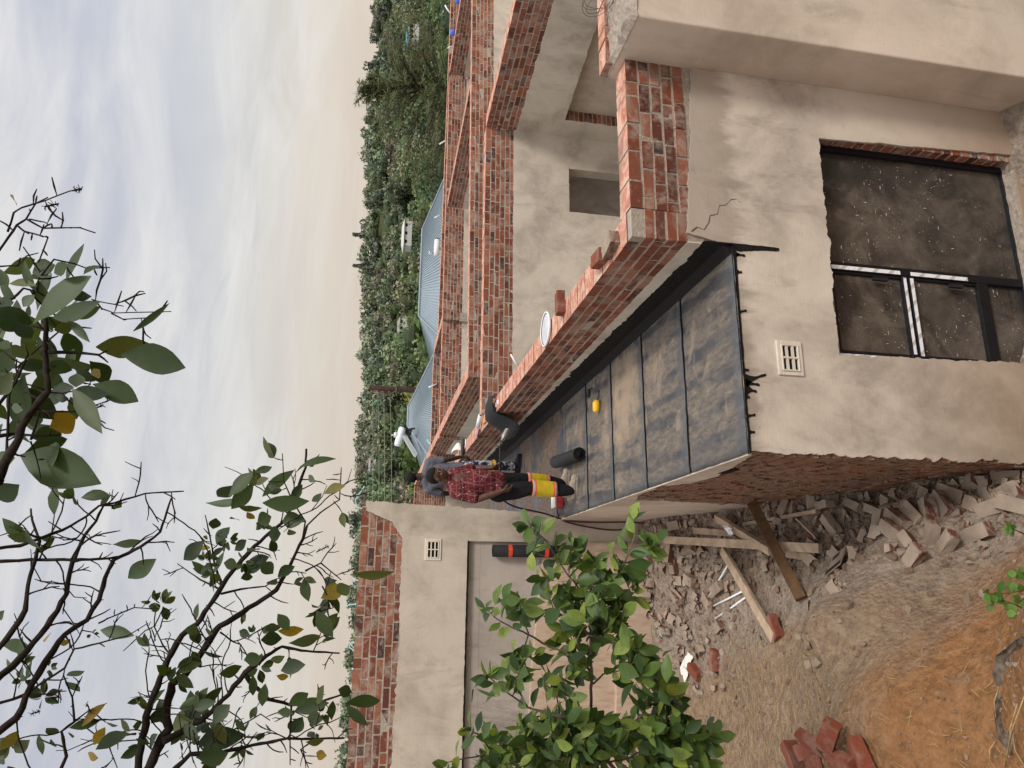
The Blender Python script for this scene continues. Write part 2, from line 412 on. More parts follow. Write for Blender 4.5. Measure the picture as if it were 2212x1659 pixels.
def mat_tape():
    t = NT('printed_white_tape'); s = t.sep(t.obj())
    a = t.math('ADD', t.math('MULTIPLY', s[2], 1), s[0])
    f = t.math('FRACT', t.math('MULTIPLY', a, 7.5))
    logo = t.math('MULTIPLY', t.math('GREATER_THAN', f, .30), t.math('LESS_THAN', f, .56))
    org = t.math('MULTIPLY', t.math('GREATER_THAN', f, .50), t.math('LESS_THAN', f, .56))
    c = t.mix(t.math('MULTIPLY', logo, .6), (.80,.80,.82), (.30,.30,.30)); c = t.mix(org, c, (.62,.36,.16))
    c = t.mix(t.ramp(t.noise(t.obj(), 30, 4), [(.55,0),(.75,.6)]), c, (.45,.40,.34))
    return t.done(c, .5, None, .4)
M_TAPE = mat_tape()
def mat_glass():
    t = NT('dusty_reflection_glass'); P = t.pos()
    n = t.noise(P, 3.5, 6, .7, .6); big = t.noise(P, 1.4, 4, .6, .8)
    sp = t.voro(t.scale(P, (2.6,1,.55), (0,.5,0)), 9); sp2 = t.voro(t.scale(P, (.5,1,2.4), (0,.25,0)), 12)
    spl = t.math('MAXIMUM', t.math('LESS_THAN', sp.outputs['Distance'], .075), t.math('LESS_THAN', sp2.outputs['Distance'], .10))
    gate = t.math('GREATER_THAN', t.noise(P, 3.2, 4), .50)
    sk_ = t.math('GREATER_THAN', t.noise(t.scale(P,(1,1,.45),(0,.5,0)), 75, 2, .5), .70); sk2 = t.math('GREATER_THAN', t.noise(t.scale(P,(.4,1,1.2),(0,.2,0)), 55, 3, .6), .715)
    spl = t.math('MULTIPLY', t.math('MAXIMUM', spl, t.math('MAXIMUM', sk_, sk2)), gate)
    dust = t.n('ShaderNodeBsdfPrincipled'); dust.inputs['Roughness'].default_value = .9
    c = t.mix(t.ramp(n, [(.35,0),(.65,1)]), (.065,.050,.038), (.165,.130,.100)); c = t.mix(t.ramp(big,[(.50,0),(.60,.8)]), c, (.026,.020,.016)); c = t.mix(t.ramp(t.noise(t.scale(P,(1,1,.35),(0,.7,0)), 2.6, 5, .7, 1.4),[(.56,0),(.68,.7)]), c, (.20,.165,.13))  # dust film, with dim soil reflections painted in as brown tone and blotches
    c = t.mix(spl, c, t.ramp(t.noise(P, 8, 2), [(.4,(.22,.18,.15)),(.6,(.52,.46,.39))])); t.L(c, dust.inputs['Base Color'])
    gl = t.n('ShaderNodeBsdfGlossy'); gl.inputs['Roughness'].default_value = .04; gl.inputs['Color'].default_value = (.8,.8,.8,1)
    tr = t.n('ShaderNodeBsdfTransparent'); tr.inputs['Color'].default_value = (.75,.72,.68,1)
    fr = t.n('ShaderNodeFresnel'); fr.inputs['IOR'].default_value = 1.5
    m1 = t.n('ShaderNodeMixShader'); t.L(t.math('MULTIPLY', fr.outputs[0], 2.0, clamp=True), m1.inputs[0]); t.L(tr.outputs[0], m1.inputs[1]); t.L(gl.outputs[0], m1.inputs[2])
    m2 = t.n('ShaderNodeMixShader'); f = t.math('MAXIMUM', spl, t.ramp(n, [(.3,.45),(.7,.75)])); t.L(f, m2.inputs[0]); t.L(m1.outputs[0], m2.inputs[1]); t.L(dust.outputs[0], m2.inputs[2])
    t.L(m2.outputs[0], t.out.inputs[0]); return t.m
M_GLASS = mat_glass()
def mat_leaf(name, stops, back=None, trans=.35, rough=.5):
    t = NT(name); r = t.island(); O = t.obj()
    c = t.ramp(r, stops); n = t.noise(O, 38, 4, .6)
    c = t.mix(t.math('MULTIPLY', t.ramp(n,[(.4,0),(.75,1)]), .4), c, (.05,.07,.02))
    d = t.n('ShaderNodeBsdfPrincipled'); t.L(c, d.inputs['Base Color']); d.inputs['Roughness'].default_value = rough; d.inputs['Specular IOR Level'].default_value = .35
    tl = t.n('ShaderNodeBsdfTranslucent'); t.L(t.mix(1, c, (1.25,1.3,.55), 'MULTIPLY'), tl.inputs['Color'])
    m = t.n('ShaderNodeMixShader'); m.inputs[0].default_value = trans; t.L(d.outputs[0], m.inputs[1]); t.L(tl.outputs[0], m.inputs[2]); t.L(m.outputs[0], t.out.inputs[0])
    return t.m
M_LEAFT = mat_leaf('leathery_leaf', [(0,(.022,.040,.012)),(.35,(.038,.062,.014)),(.6,(.055,.085,.026)),(.78,(.085,.115,.065)),(.92,(.085,.100,.022)),(1,(.11,.11,.025))], None, .28)
M_LEAFY = mat_leaf('yellowed_leaf', [(0,(.16,.13,.02)),(.55,(.34,.21,.015)),(1,(.14,.045,.015))], None, .3)
M_LEAFG = mat_leaf('guava_leaf', [(0,(.030,.060,.018)),(.3,(.060,.110,.026)),(.58,(.105,.170,.036)),(.80,(.17,.245,.050)),(1,(.30,.36,.06))], None, .25, .45)
M_LEAFS = mat_leaf('seedling_leaf', [(0,(.06,.15,.02)),(1,(.16,.26,.05))], None, .3)
M_BARK = simple('dark_bark', (.030,.022,.018), .95, .1, 0, .4, 30, .6)
M_BARKG = simple('grey_bark', (.15,.11,.085), .9, .15, 0, .3, 25, .3)
def mat_ground():
    t = NT('building_site_soil'); P = t.pos(); s = t.sep(P)
    n1 = t.noise(P, 2.0, 6, .65, .5); n2 = t.noise(P, 11, 7, .75); n3 = t.noise(P, 55, 5, .75); n0 = t.noise(P, .8, 4, .6, .4)
    grey = t.ramp(n2, [(.3,(.19,.148,.115)),(.5,(.34,.27,.21)),(.7,(.47,.38,.305))])
    red = t.ramp(n2, [(.3,(.18,.088,.040)),(.55,(.37,.185,.080)),(.75,(.45,.275,.15))])
    brown = t.ramp(n2, [(.3,(.18,.122,.082)),(.55,(.335,.235,.155)),(.78,(.46,.345,.24))])
    # soil turns from building dust by the walls to red earth on the bank
    d = t.math('ADD', t.math('MULTIPLY', s[0], -1.0), t.math('MULTIPLY', s[1], -.22))
    d = t.math('ADD', d, t.math('MULTIPLY', t.math('SUBTRACT', n0, .5), 1.6))
    c = t.mix(t.ramp(t.math('DIVIDE', d, 3), [(.24,0),(.37,1)]), grey, brown)
    e = t.math('ADD', t.math('MULTIPLY', s[1], -1.0), t.math('MULTIPLY', t.math('SUBTRACT', n1, .5), 1.5))
    e = t.math('ADD', e, t.math('MULTIPLY', s[0], -.35))
    c = t.mix(t.ramp(t.math('DIVIDE', t.math('ADD', e, 1), 3), [(.42,0),(.58,1)]), c, red)
    c = t.mix(t.ramp(n1, [(.6,0),(.72,.6)]), c, (.34,.26,.19))
    h = t.math('ADD', t.math('MULTIPLY', n2, 1.2), t.math('MULTIPLY', n3, .7))
    return t.done(c, .97, t.bump(t.math('ADD', h, t.math('MULTIPLY', t.voro(P, 26).outputs['Distance'], .8)), .85, .04), .08)
M_GROUND = mat_ground()
def mat_stone(name, stops):
    t = NT(name); c = t.ramp(t.island(), stops); n = t.noise(t.pos(), 40, 4, .7)
    c = t.mix(t.math('MULTIPLY', n, .4), c, (.20,.15,.11)); return t.done(c, .95, t.bump(n,.4,.01), .1)
M_STONE = mat_stone('rubble_stone', [(0,(.12,.075,.05)),(.4,(.21,.15,.105)),(.75,(.28,.21,.155)),(.93,(.20,.09,.055)),(1,(.36,.30,.24))])
def mat_forest(name):
    t = NT(name); a = t.n('ShaderNodeAttribute', attribute_name='Col'); r = t.island()
    c = t.mix(t.math('MULTIPLY', r, .35), a.outputs['Color'], (.030,.040,.018))
    return t.done(c, .9, None, .1)
M_FOREST = mat_forest('woodland_leaves')
def mat_hill():
    t = NT('hillside_scrub'); P = t.pos(); n = t.noise(P, .06, 6, .65); n2 = t.noise(P, .5, 5, .7)
    c = t.ramp(n, [(.35,(.035,.055,.02)),(.55,(.07,.085,.035)),(.68,(.17,.12,.07))]); c = t.mix(t.math('MULTIPLY', n2, .5), c, (.05,.06,.03))
    return t.done(c, 1, None, .05)
M_HILL = mat_hill()
def mat_roof():
    t = NT('ribbed_steel_roof'); P = t.pos(); n = t.noise(P, .7, 5, .6)
    return t.done(t.mix(n, (.20,.25,.28), (.31,.36,.395)), .45, None, .4, .25)
M_ROOF = mat_roof()
# ------------------------------------------------------------------ brickwork
BR = random.Random(11)
def brick_wall(mb, p, q, z0, z1, t, rng=BR, jit=.0035, out=.004, skip=None, course=.085, seed=0):
    """bricks through the whole thickness; left of p->q is the back, right is the front face on the line p-q"""
    p = V((p[0],p[1],0)); q = V((q[0],q[1],0)); d = q-p; L = d.length; d.normalize(); n = V((d.y,-d.x,0))
    nc = max(1, round((z1-z0)/course)); h = (z1-z0)/nc; bl = .234
    M = Matrix((d, -n, V((0,0,1)))).transposed()
    c = p + d*L/2 - n*t/2 + V((0,0,(z0+z1)/2 - .003))
    mb.obox(c, (L/2-.004, t/2-.0008, (z1-z0)/2-.0025), M, 1)
    for k in range(nc):
        u = -(bl*.5 if (k+seed) % 2 else 0) - rng.uniform(0,.04)
        while u < L - .02:
            bw = bl*(.5 if rng.random() < .10 else 1) + rng.uniform(-.008,.008)
            a = max(0, u); b = min(L, u+bw-rng.uniform(.014,.022))
            if b-a > .03:
                zb_ = z0 + k*h + rng.uniform(0,.003); zt = z0 + (k+1)*h - (rng.uniform(.013,.019) if k < nc-1 else 0) + rng.uniform(-.003,.002)
                if skip is None or not skip((a+b)/2, (zb_+zt)/2):
                    o1 = rng.uniform(.0012, out)
                    cc = p + d*(a+b)/2 + n*((o1-t+rng.uniform(-.004,.002))/2 ) + V((0,0,(zb_+zt)/2))
                    mb.obox(cc, ((b-a)/2, (t+o1)/2, (zt-zb_)/2), M, 0, min(jit,.0022), rng)
            u += bw
def jaggy_panel(mb, p, q, z0, z1, t=.014, amp=.012, holes=(), rng=BR, bottom=0, ends=(0,0)):
    p = V((p[0],p[1],0)); q = V((q[0],q[1],0)); d = q-p; L = d.length; d.normalize()
    mb.sheet(jag([(0,z0,bottom),(L,z0,ends[1]),(L,z1,amp),(0,z1,ends[0])], rng), holes, p, d, V((0,0,1)), t)

house = empty('unfinished_house', (1.5, 0, -2.4), 'unfinished brick and beige plaster house with a black bitumen roof terrace and roofless rooms', 'house')
JR = random.Random(5)
# --- annex under the terrace
m = MB()
m.sheet(jag([(0.0,-3.2,0),(2.94,-3.2,0),(2.94,.22,.02),(2.2,.27,.02),(1.55,.33,.014),(1.49,.05,0),(1.49,-.035,.003),(0.0,-.012,.030)], JR, .022),
        [jag([(.72,-.755,.022),(.76,-2.52,.006),(2.545,-2.55,.010),(2.465,-.80,.026)], JR, .02)], (0,0,0), (1,0,0), (0,0,1), .018)
m.build('rendered_wall', M_PLASF, house)
m = MB()
cr = [(1.56,.30),(1.60,.255),(1.585,.20),(1.64,.165),(1.70,.15),(1.72,.09),(1.79,.07),(1.80,.02),(1.845,-.02),(1.86,-.07),(1.83,-.10)]
a_ = []; b_ = []
for i,(x_,z_) in enumerate(cr): w_ = .0032*(1-i/len(cr))+.0010; a_.append((x_+w_,z_+w_*.6)); b_.append((x_-w_,z_-w_*.6))
m.sheet(jag([(q[0],q[1],.003) for q in a_+b_[::-1]], JR, .012), [], (0,-.0182,0), (1,0,0), (0,0,1), .0015)
m.build('crack', simple('crack_shadow',(.13,.095,.07),.95,.05), house)
m = MB()
m.box((.235,.004,-.78),(2.94,.22,-.16)); m.box((.235,.004,-3.1),(.715,.22,-.782)); m.box((.717,.004,-3.1),(2.5,.22,-2.56)); m.box((1.50,.004,-.158),(2.94,.22,.325))
m.build('wall_core', M_CONC, house)
m = MB(); brick_wall(m, (2.485,.004), (2.93,.004), -2.75, -.79, .216, JR, .003, .006); m.build('brick_jamb', [M_BRICKW, M_MORT], house)
m = MB(); brick_wall(m, (0.0,2.75), (0.0,.004), -2.9, -.02, .22, JR, .008, .022, None, .085); m.box((-.026,.55,-.235),(.0,.76,-.165),2); m.build('brick_side_wall', [M_SIDE, M_SIDE, M_DARK], house).__setitem__('label', 'hacked bare brick side wall without render')
m = MB(); m.box((.004,2.755,-2.9),(.22,4.95,-.02))
m.build('wall_core', M_CONC, house)
m = MB()
pts = [(0,-.006,0),(4.95,-.006,0),(4.95,-1.9,0),(2.72,-1.9,.03),(2.64,-.9,.03),(2.56,-.5,.03),(2.6,-.2,.02),(2.2,-.06,.012),(1.57,-.055,.02),(1.32,-.20,.02),(.93,-.24,.02),(.5,-.15,.015),(0,-.035,0)]
m.sheet(jag([(-p[0],p[1],p[2]) for p in pts], JR, .04), [], (0,0,0), (0,-1,0), (0,0,1), .022)
m.build('rendered_side_wall', M_PIER, house)
# --- slab, membrane strips, upstand
m = MB(); m.box((.012,.012,-.158),(1.49,10.3,-.007)); m.build('roof_slab', M_CONC, house)
m = MB(); m.sheet(jag([(0.012,4.5,0),(1.488,4.5,0),(1.488,10.3,0),(.25,10.3,.01)],JR), [], (0,0,-.006), (1,0,0), (0,1,0), .005); m.build('screed', M_SCREED, house)
for i in range(5):
    m = MB(); y0 = i*.9 - (.03 if i == 0 else .02); y1 = (i+1)*.9 + .02 if i < 4 else 4.62
    nx, ny = 30, 14; vs = []; fs = []
    for a in range(nx+1):
        for b in range(ny+1):
            x = -.012 + 1.5*a/nx; y = y0 + (y1-y0)*b/ny
            if b == 0: y += .010*noise.noise(V((a*.5,i*9,0)))
            if a == 0: x += .008*noise.noise(V((b*.6,i*5,3)))
            z = .004 + (.006 if b == 0 and i > 0 else .0025) + .004*noise.noise(V((x*2.2,y*2.2,i*3.)))
            if b >= ny-1 and i < 4: z = -.001
            if i == 0 and b == 0: z -= .006
            if a == 0: z -= .005
            vs.append((x,y,z))
    for a in range(nx):
        for b in range(ny):
            k = a*(ny+1)+b; fs.append((k, k+ny+1, k+ny+2, k+1))
    m.add(vs, fs); 
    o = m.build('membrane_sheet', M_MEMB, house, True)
    sd = o.modifiers.new('thick','SOLIDIFY'); sd.thickness = .004; sd.offset = -1
m = MB()
up = [(-10.2,0,0),(.045,0,.0),(.04,.215,.018),(-1.1,.225,.02),(-2.6,.245,.03),(-4.6,.265,.025),(-10.2,.27,0)]
m.sheet(jag(up, JR, .035), [], (1.489,0,0), (0,-1,0), (0,0,1), .008)
m.add([(1.42,-.02,.009),(1.482,-.02,.07),(1.482,10.1,.07),(1.42,10.1,.009),(1.482,-.02,0),(1.482,10.1,0)], [(0,1,2,3),(0,4,1)])
m.build('bitumen_upstand', M_BIT, house)
m = MB()       # black bleed hanging over the front edge
dr = [(0.0,0.0,0)]; x = 0.0
def drip(mb, x, w, d, sl=0):            # a run of bitumen that thins downward and ends rounded
    k = 9; L_ = []; R_ = []
    for i in range(k+1):
        t = i/k; ww = w*(1-t)**3.2*.5+.0065+ (.003 if i > k-3 else 0) - (.003 if i == k else 0); xx = x+sl*t+.004*noise.noise(V((x*30,t*4,1)))
        L_.append((xx-ww,-.022-d*t)); R_.append((xx+ww,-.022-d*t))
    mb.sheet(L_+R_[::-1], [], (0,-.0185,0), (1,0,0), (0,0,1), .004)
m.sheet(jag([(1.50,.004,0),(-.012,.004,0),(-.012,-.020,.006),(1.50,-.026,0)], JR, .02), [], (0,-.0185,0), (1,0,0), (0,0,1), .0045)
for (c,w_,d_,sl_) in ((.13,.02,.035,0),(.24,.012,.05,.01),(.37,.015,.02,0),(.43,.10,.075,-.02),(.485,.085,.155,.05),(.47,.05,.10,-.01),(.56,.02,.03,0),(.98,.012,.05,.012),(1.28,.05,.04,0),(1.42,.03,.075,-.01),(1.40,.03,.03,.02)): drip(m, c, w_, d_, sl_)
m.sheet(jag([(1.44,-.06,.006),(1.46,-.20,.006),(1.475,-.37,.004),(1.497,-.37,.006),(1.50,-.20,.006),(1.50,.04,.01),(1.45,.0,0)], JR, .012), [], (0,-.0185,0), (1,0,0), (0,0,1), .004)
m.build('bitumen_drip', M_BIT, house)
# --- parapets
m = MB(); m.box((1.494,0.002,-.2),(1.71,10.2,.322)); m.build('wall_core', M_CONC, house)
m = MB(); m.sheet(jag([(-10.2,0,0),(-.0,0,0),(0,.325,.012),(-4.5,.32,.014),(-10.2,.32,0)], JR, .03), [], (1.494,0,0), (0,-1,0), (0,0,1), .012); m.build('rendered_band', M_PLAS2, house)
m = MB(); brick_wall(m, (1.49,10.2), (1.49,.0), .322, .74, .22, BR, .006, .006, lambda u, z: u > 10.09 and z > .66); m.build('brick_parapet', [M_BRICK, M_MORT], house)
m = MB(); brick_wall(m, (1.712,.002), (2.94,.002), .29, .742, .20, BR, .008, .010)
m.build('brick_parapet', [M_BRICKD, M_CONC], house)
# --- pier that runs out toward the bank
m = MB(); m.box((2.942,-.425,-3.2),(6.2,.235,.80)); o = m.build('rendered_pier', M_PIER, house, bevel=.014)
m = MB(); nx, ny = 60, 16; vs = []; fs = []
for a in range(nx+1):
    for b in range(ny+1):
        x = 2.93 + 3.2*a/nx; y = -.432 + .675*b/ny
        e = (a == 0 or b == 0 or b == ny)
        z = .797 if e else .83 + .030*noise.noise(V((x*14,y*14,1))) + .022*noise.noise(V((x*40,y*40,4)))
        if e: x += .012*noise.noise(V((y*30,z,2))) + .006; y += .014*noise.noise(V((x*22,z,7)))
        vs.append((x,y,z))
for a in range(nx):
    for b in range(ny): k = a*(ny+1)+b; fs.append((k, k+ny+1, k+ny+2, k+1))
m.add(vs, fs); m.build('rough_concrete_top', M_CONC, house)
m = MB(); brick_wall(m, (2.95,.08), (6.0,.08), .775, .858, .15, BR, .012, .008); m.build('brick_course', [M_BRICKW, M_CONC], house)
# --- vent grille
def vent(parent, cx, cz, y, w=.25, h=.19, s=1):
    m = MB(); f = .028
    for a,b,c,d in ((-w/2,-h/2,w/2,-h/2+f),(-w/2,h/2-f,w/2,h/2),(-w/2,-h/2+f,-w/2+f,h/2-f),(w/2-f,-h/2+f,w/2,h/2-f)):
        m.box((cx+a,y-.010,cz+b),(cx+c,y+.01,cz+d))
    g = .012; w2 = w/2-f; h2 = h/2-f
    for a,b,c,d in ((-w2,-h2,w2,-h2+g),(-w2,h2-g,w2,h2),(-w2,-h2+g,-w2+g,h2-g),(w2-g,-h2+g,w2,h2-g),(-.007,-h2+g,.007,h2-g)):
        m.box((cx+a,y-.018,cz+b),(cx+c,y+.008,cz+d))
    o = m.build('vent_grille', M_VENT, parent, bevel=.004)
    m = MB()
    for k in (1,2): zz = cz - h2 + 2*h2*k/3; m.box((cx-w2+g,y-.014,zz-.008),(cx+w2-g,y+.006,zz+.008))
    m.build('vent_bar', M_VENT, o)
    m = MB(); m.box((cx-w2,y+.0005,cz-h2),(cx+w2,y+.004,cz+h2)); m.build('vent_opening', M_DARK, o)
vent(house, .665, -.365, -.022)
# --- window
m = MB(); y0, y1 = .085, .15
for a in ((.70,-2.6,.775,-.76),(2.44,-2.6,2.50,-.80),(.775,-.845,2.44,-.785),(.775,-2.58,2.44,-2.52),(1.425,-2.52,1.49,-.845),(.775,-1.485,1.425,-1.44),(.775,-1.545,1.425,-1.497),(.775,-2.195,1.425,-2.10)):
    m.box((a[0],y0,a[1]),(a[2],y1,a[3]))
for a in ((.775,-1.44,.80,-.845),(1.405,-1.44,1.425,-.845),(.80,-.87,1.405,-.845),(.775,-2.10,.80,-1.545),(1.405,-2.10,1.425,-1.545)):
    m.box((a[0],y0+.012,a[1]),(a[2],y1-.004,a[3]))
win = m.build('window', M_FRAME, house, bevel=.003)
for a in ((1.489,-2.521,2.441,-.844),(.799,-1.441,1.406,-.869),(.799,-2.101,1.406,-1.544),(.774,-2.521,1.426,-2.194)):
    m = MB(); m.box((a[0],.118,a[1]),(a[2],.124,a[3])); m.build('pane', M_GLASS, win)
m = MB()
for a in ((.735,-2.10,.768,-.80),(1.432,-1.43,1.462,-.85),(.80,-1.474,1.41,-1.450),(.79,-1.536,1.41,-1.508),(1.432,-2.02,1.462,-1.52)):
    m.box((a[0],y0-.003,a[1]),(a[2],y0-.0005,a[3]))
m.build('protective_tape', M_TAPE, win)
for hz0 in (-1.30,-1.95):
    m = MB(); m.box((1.36,.06,hz0),(1.385,.085,hz0+.12)); m.build('handle', M_BLACKP, win)
m = MB(); nx, ny = 40, 8; vs=[]; fs=[]
for a in range(nx+1):
    for b in range(ny+1):
        x = .73+1.80*a/nx; y=-.005+.10*b/ny; vs.append((x,y,-2.545+.012*noise.noise(V((x*30,y*30,0)))+.02*b/ny))
for a in range(nx):
    for b in range(ny): k=a*(ny+1)+b; fs.append((k,k+ny+1,k+ny+2,k+1))
m.add(vs,fs); m.build('window_sill', M_CONC, house)
# --- the room behind the window
m = MB(); nx = ny = 24; vs=[]; fs=[]
for a in range(nx+1):
    for b in range(ny+1):
        x=.23+2.7*a/nx; y=.22+2.6*b/ny; vs.append((x,y,-2.55+.25*b/ny*1.6+.10*noise.noise(V((x*2,y*2,3)))))
for a in range(nx):
    for b in range(ny): k=a*(ny+1)+b; fs.append((k,k+ny+1,k+ny+2,k+1))
m.add(vs,fs); m.build('dirt_floor', M_GROUND, house, True)
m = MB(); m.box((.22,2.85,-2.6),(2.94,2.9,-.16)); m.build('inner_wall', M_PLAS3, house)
# --- roofless rooms
def room_wall(p, q, zb_, zt, t=.22, z0=-2.6, holes=(), amp=.012, mat=M_PLAS2, bm=M_BRICK, lower=True, sd=0):
    m = MB(); brick_wall(m, p, q, zb_, zt, t, BR, .0045, .005, seed=sd); m.build('brick_course', [bm, M_MORT], house)
    if lower:
        m = MB(); jaggy_panel(m, p, q, z0, zb_+.012, .016, amp, holes); o = m.build('rendered_wall', mat, house)
        if not holes:
            P = V((p[0],p[1],0)); d = V((q[0],q[1],0))-P; L = d.length; d.normalize(); n = V((d.y,-d.x,0))
            m = MB(); m.obox(P+d*L/2-n*(t/2+.001)+V((0,0,(z0+zb_)/2)), (L/2-.002,t/2-.003,(zb_-z0)/2), Matrix((d,-n,V((0,0,1)))).transposed()); m.build('wall_core', M_CONC, house)
hole = jag([(3.76,-2.55,0),(4.61,-2.55,.004),(4.61,-.75,.008),(3.76,-.75,.006)], JR)
room_wall((1.712,6.8), (6.97,6.8), .235, .738, holes=[hole])
m = MB()
m.box((1.712,6.803,-2.6),(5.47,7.02,.232)); m.box((6.325,6.803,-2.6),(6.97,7.02,.232)); m.box((5.47,6.803,-.748),(6.325,7.02,.232)); m.build('wall_core', M_PLAS2, house)
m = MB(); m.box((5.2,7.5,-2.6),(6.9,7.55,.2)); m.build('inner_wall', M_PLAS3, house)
hole2 = jag([(.42,-2.55,0),(3.6,-2.55,0),(3.6,-.50,.012),(.42,-.58,.02)], JR)
room_wall((6.97,6.8), (7.5,2.3), .19, .741, holes=[hole2], amp=.02)
d = (V((7.5,2.3,0))-V((6.97,6.8,0))).normalized(); a = V((6.97,6.8,0))+d*.005; b = V((6.97,6.8,0))+d*.42
m = MB(); brick_wall(m, (a.x,a.y), (b.x,b.y), -2.6, .18, .22, BR, .004, .003); m.build('brick_jamb', [M_BRICK, M_MORT], house)
n = V((d.y,-d.x,0)); a2 = V((6.97,6.8,0))-n*.23-d*.3; b2 = V((7.5,2.3,0))-n*.23
m = MB(); jaggy_panel(m, (a2.x,a2.y), (b2.x,b2.y), -2.6, .18, .02, 0); m.build('inner_wall', M_PLAS, house)
room_wall((2.86,8.46), (13.2,9.25), .25, .739)
room_wall((2.74,22.4), (2.86,8.47), .30, .740)                       # receding wall of the far room
room_wall((9.05,13.5), (9.62,8.98), .32, .742)
room_wall((2.76,13.66), (13.6,14.1), .22, .738)
room_wall((13.72,14.12), (14.4,9.3), .3, .741)
room_wall((5.72,16.1), (5.9,13.68), .3, .742)
room_wall((2.70,16.1), (5.72,16.14), .0, .743, lower=True)
room_wall((5.94,15.0), (17.5,14.35), .0, .739, lower=True)
room_wall((-1.2,22.5), (2.72,22.42), -.4, .74, lower=True)
m = MB(); m.box((1.72,.24,-2.45),(18,26,-2.40)); m.build('floor', M_CONC, house)

# ------------------------------------------------------------------ left wing
wing = empty('rendered_outbuilding', (-2, 5, -1.2), 'pale rendered wing with brick top courses, a cracked recess and small vent behind the workers', 'wing wall')
m = MB()
o_ = [(-.30,-1.5,0),(0.0,-1.5,0),(.02,.0,.006),(.06,.12,.014),(.105,1.0,.016),(.165,2.445,.010),(.05,2.435,.014),(-.08,2.12,.02),(-.28,1.975,.02),(-1.0,1.98,.02),(-1.5,1.95,.04),(-2.3,1.99,.02),(-4.8,2.0,0),(-4.8,1.19,.012),(-.30,1.165,.006)]
m.sheet(jag(o_, JR, .028), [], (0,4.97,0), (1,0,0), (0,0,1), .05)
m.build('rendered_wall', M_WING, wing)
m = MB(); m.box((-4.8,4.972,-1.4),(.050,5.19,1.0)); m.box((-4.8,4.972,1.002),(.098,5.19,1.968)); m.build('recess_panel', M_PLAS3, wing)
m = MB(); brick_wall(m, (-4.8,4.985), (.150,4.985), 1.965, 2.485, .205, BR, .006, .007); m.build('brick_top', [M_BRICKW, M_MORT], wing)
m = MB(); m.sheet(jag([(-4.8,1.172,.006),(-.296,1.150,.006),(-.296,1.172,.006),(-4.8,1.196,.006)], JR, .02), [], (0,4.922,0), (1,0,0), (0,0,1), .004); m.build('crack', M_DARK, wing)
m = MB(); m.sheet(jag([(-4.8,-1.5,0),(-.295,-1.5,0),(-.295,.19,.006),(-1.8,.36,.01),(-4.8,.52,0)], JR, .04), [], (0,4.97,0), (1,0,0), (0,0,1), .09); m.build('plinth', M_PLINTH, wing)
m = MB(); m.sheet(jag([(-4.8,-1.5,0),(-.6,-1.5,0),(-.6,-.70,.01),(-4.8,-.62,.015)], JR, .04), [], (0,4.97,0), (1,0,0), (0,0,1), .17); m.build('footing', M_PLINTH, wing)
vent(wing, -.41, 1.60, 4.917, .26, .20)
# damp blotches are in the render; hoop-iron straps stand out of the top courses
# ------------------------------------------------------------------ ground
GP = [(.25,0,-2.5),(0,.2,-2.42),(0,1.3,-2.15),(0,2.68,-1.55),(0,4.7,-1.08),(-.3,4.95,-1.05),(-1.8,4.95,-1.15),(-1.6,3.5,-1.38),(-1.14,.66,-.62),(-1.75,.1,-.50),
      (-.62,.62,-1.30),(-.75,2.2,-1.42),(-1.5,2.2,-1.2),(-1.1,-1.4,-.62),(-.5,-1.2,-1.35),(-3,0,-.35),(-3.2,3.5,-1.2),(-2.2,-3,.2),(-.9,-4.4,.80),(1.5,-1.5,-2.6),(1.5,-.1,-2.8),
      (3,-1,-2.7),(3,-3,-2),(.3,-1.2,-2.35),(.4,-3,-1.2),(-5,0,-.2),(-5,5,-1.1),(-2.0,1.2,-.82),(-.3,2.0,-1.72),(-.35,.2,-1.95)]
def gz0(x, y):
    s = 0; w = 0
    for a,b,c in GP:
        k = 1/((x-a)**2+(y-b)**2+.10)**1.6; s += c*k; w += k
    return s/w
def gz(x, y):
    return gz0(x, y) + .05*noise.noise(V((x*1.7,y*1.7,3))) + .028*noise.noise(V((x*5,y*5,8))) + .012*noise.noise(V((x*14,y*14,1)))
def hit(x, y, h=0):
    d = ray(x, y); t = 1.5
    while t < 14:
        p = CAM + d*t
        if p.z < gz(p.x, p.y) + h: break
        t += .02
    return CAM + d*(t-.01)
m = MB(); x0,x1,y0,y1,st = -6.0,3.4,-6.0,4.98,.045
nx = int((x1-x0)/st); ny = int((y1-y0)/st); vs = []; fs = []
for a in range(nx+1):
    for b in range(ny+1):
        x = x0+a*st; y = y0+b*st
        vs.append((x,y,gz(x,y)))
for a in range(nx):
    for b in range(ny): k = a*(ny+1)+b; fs.append((k,k+ny+1,k+ny+2,k+1))
m.add(vs, fs); tag(m.build('ground', M_GROUND, None, True), kind='structure')
# terrain that carries on to the valley and the hills
def hz_(x, y):
    if y < 30: return -2.9 - max(0,(y-6))*.06
    if y < 85: return -4.3 - (y-30)*.16
    t = min(1, (y-85)/270); base = -13.1
    az = x/max(y,1)
    crest = 2.45 + y*(.0185 + .009*noise.noise(V((az*3.3,2.2,0))) - .012*max(0,min(1,(-az-.05)*2.2)) + .020*max(0,min(1,(az-.2)*2.2)))
    s = t*t*(3-2*t)*.35 + t*.65
    return base + (crest-7.0-base)*s + 2.2*noise.noise(V((x*.012,y*.012,5)))*t if y <= 355 else base + (2.45+355*.0185-7-base) - (y-355)*.10
m = MB(); vs = []; fs = []; xs = [-520+ i*10.4 for i in range(101)]; ys = [-60,-20,0,5,12,20,30,45,60,72,85]+[85+i*9 for i in range(1,31)]+[380,450,700,1500]
for x in xs:
    for y in ys: vs.append((x*(1 if y < 500 else 3), y, hz_(x,y)))
n = len(ys)
for a in range(len(xs)-1):
    for b in range(n-1): k=a*n+b; fs.append((k,k+n,k+n+1,k+1))
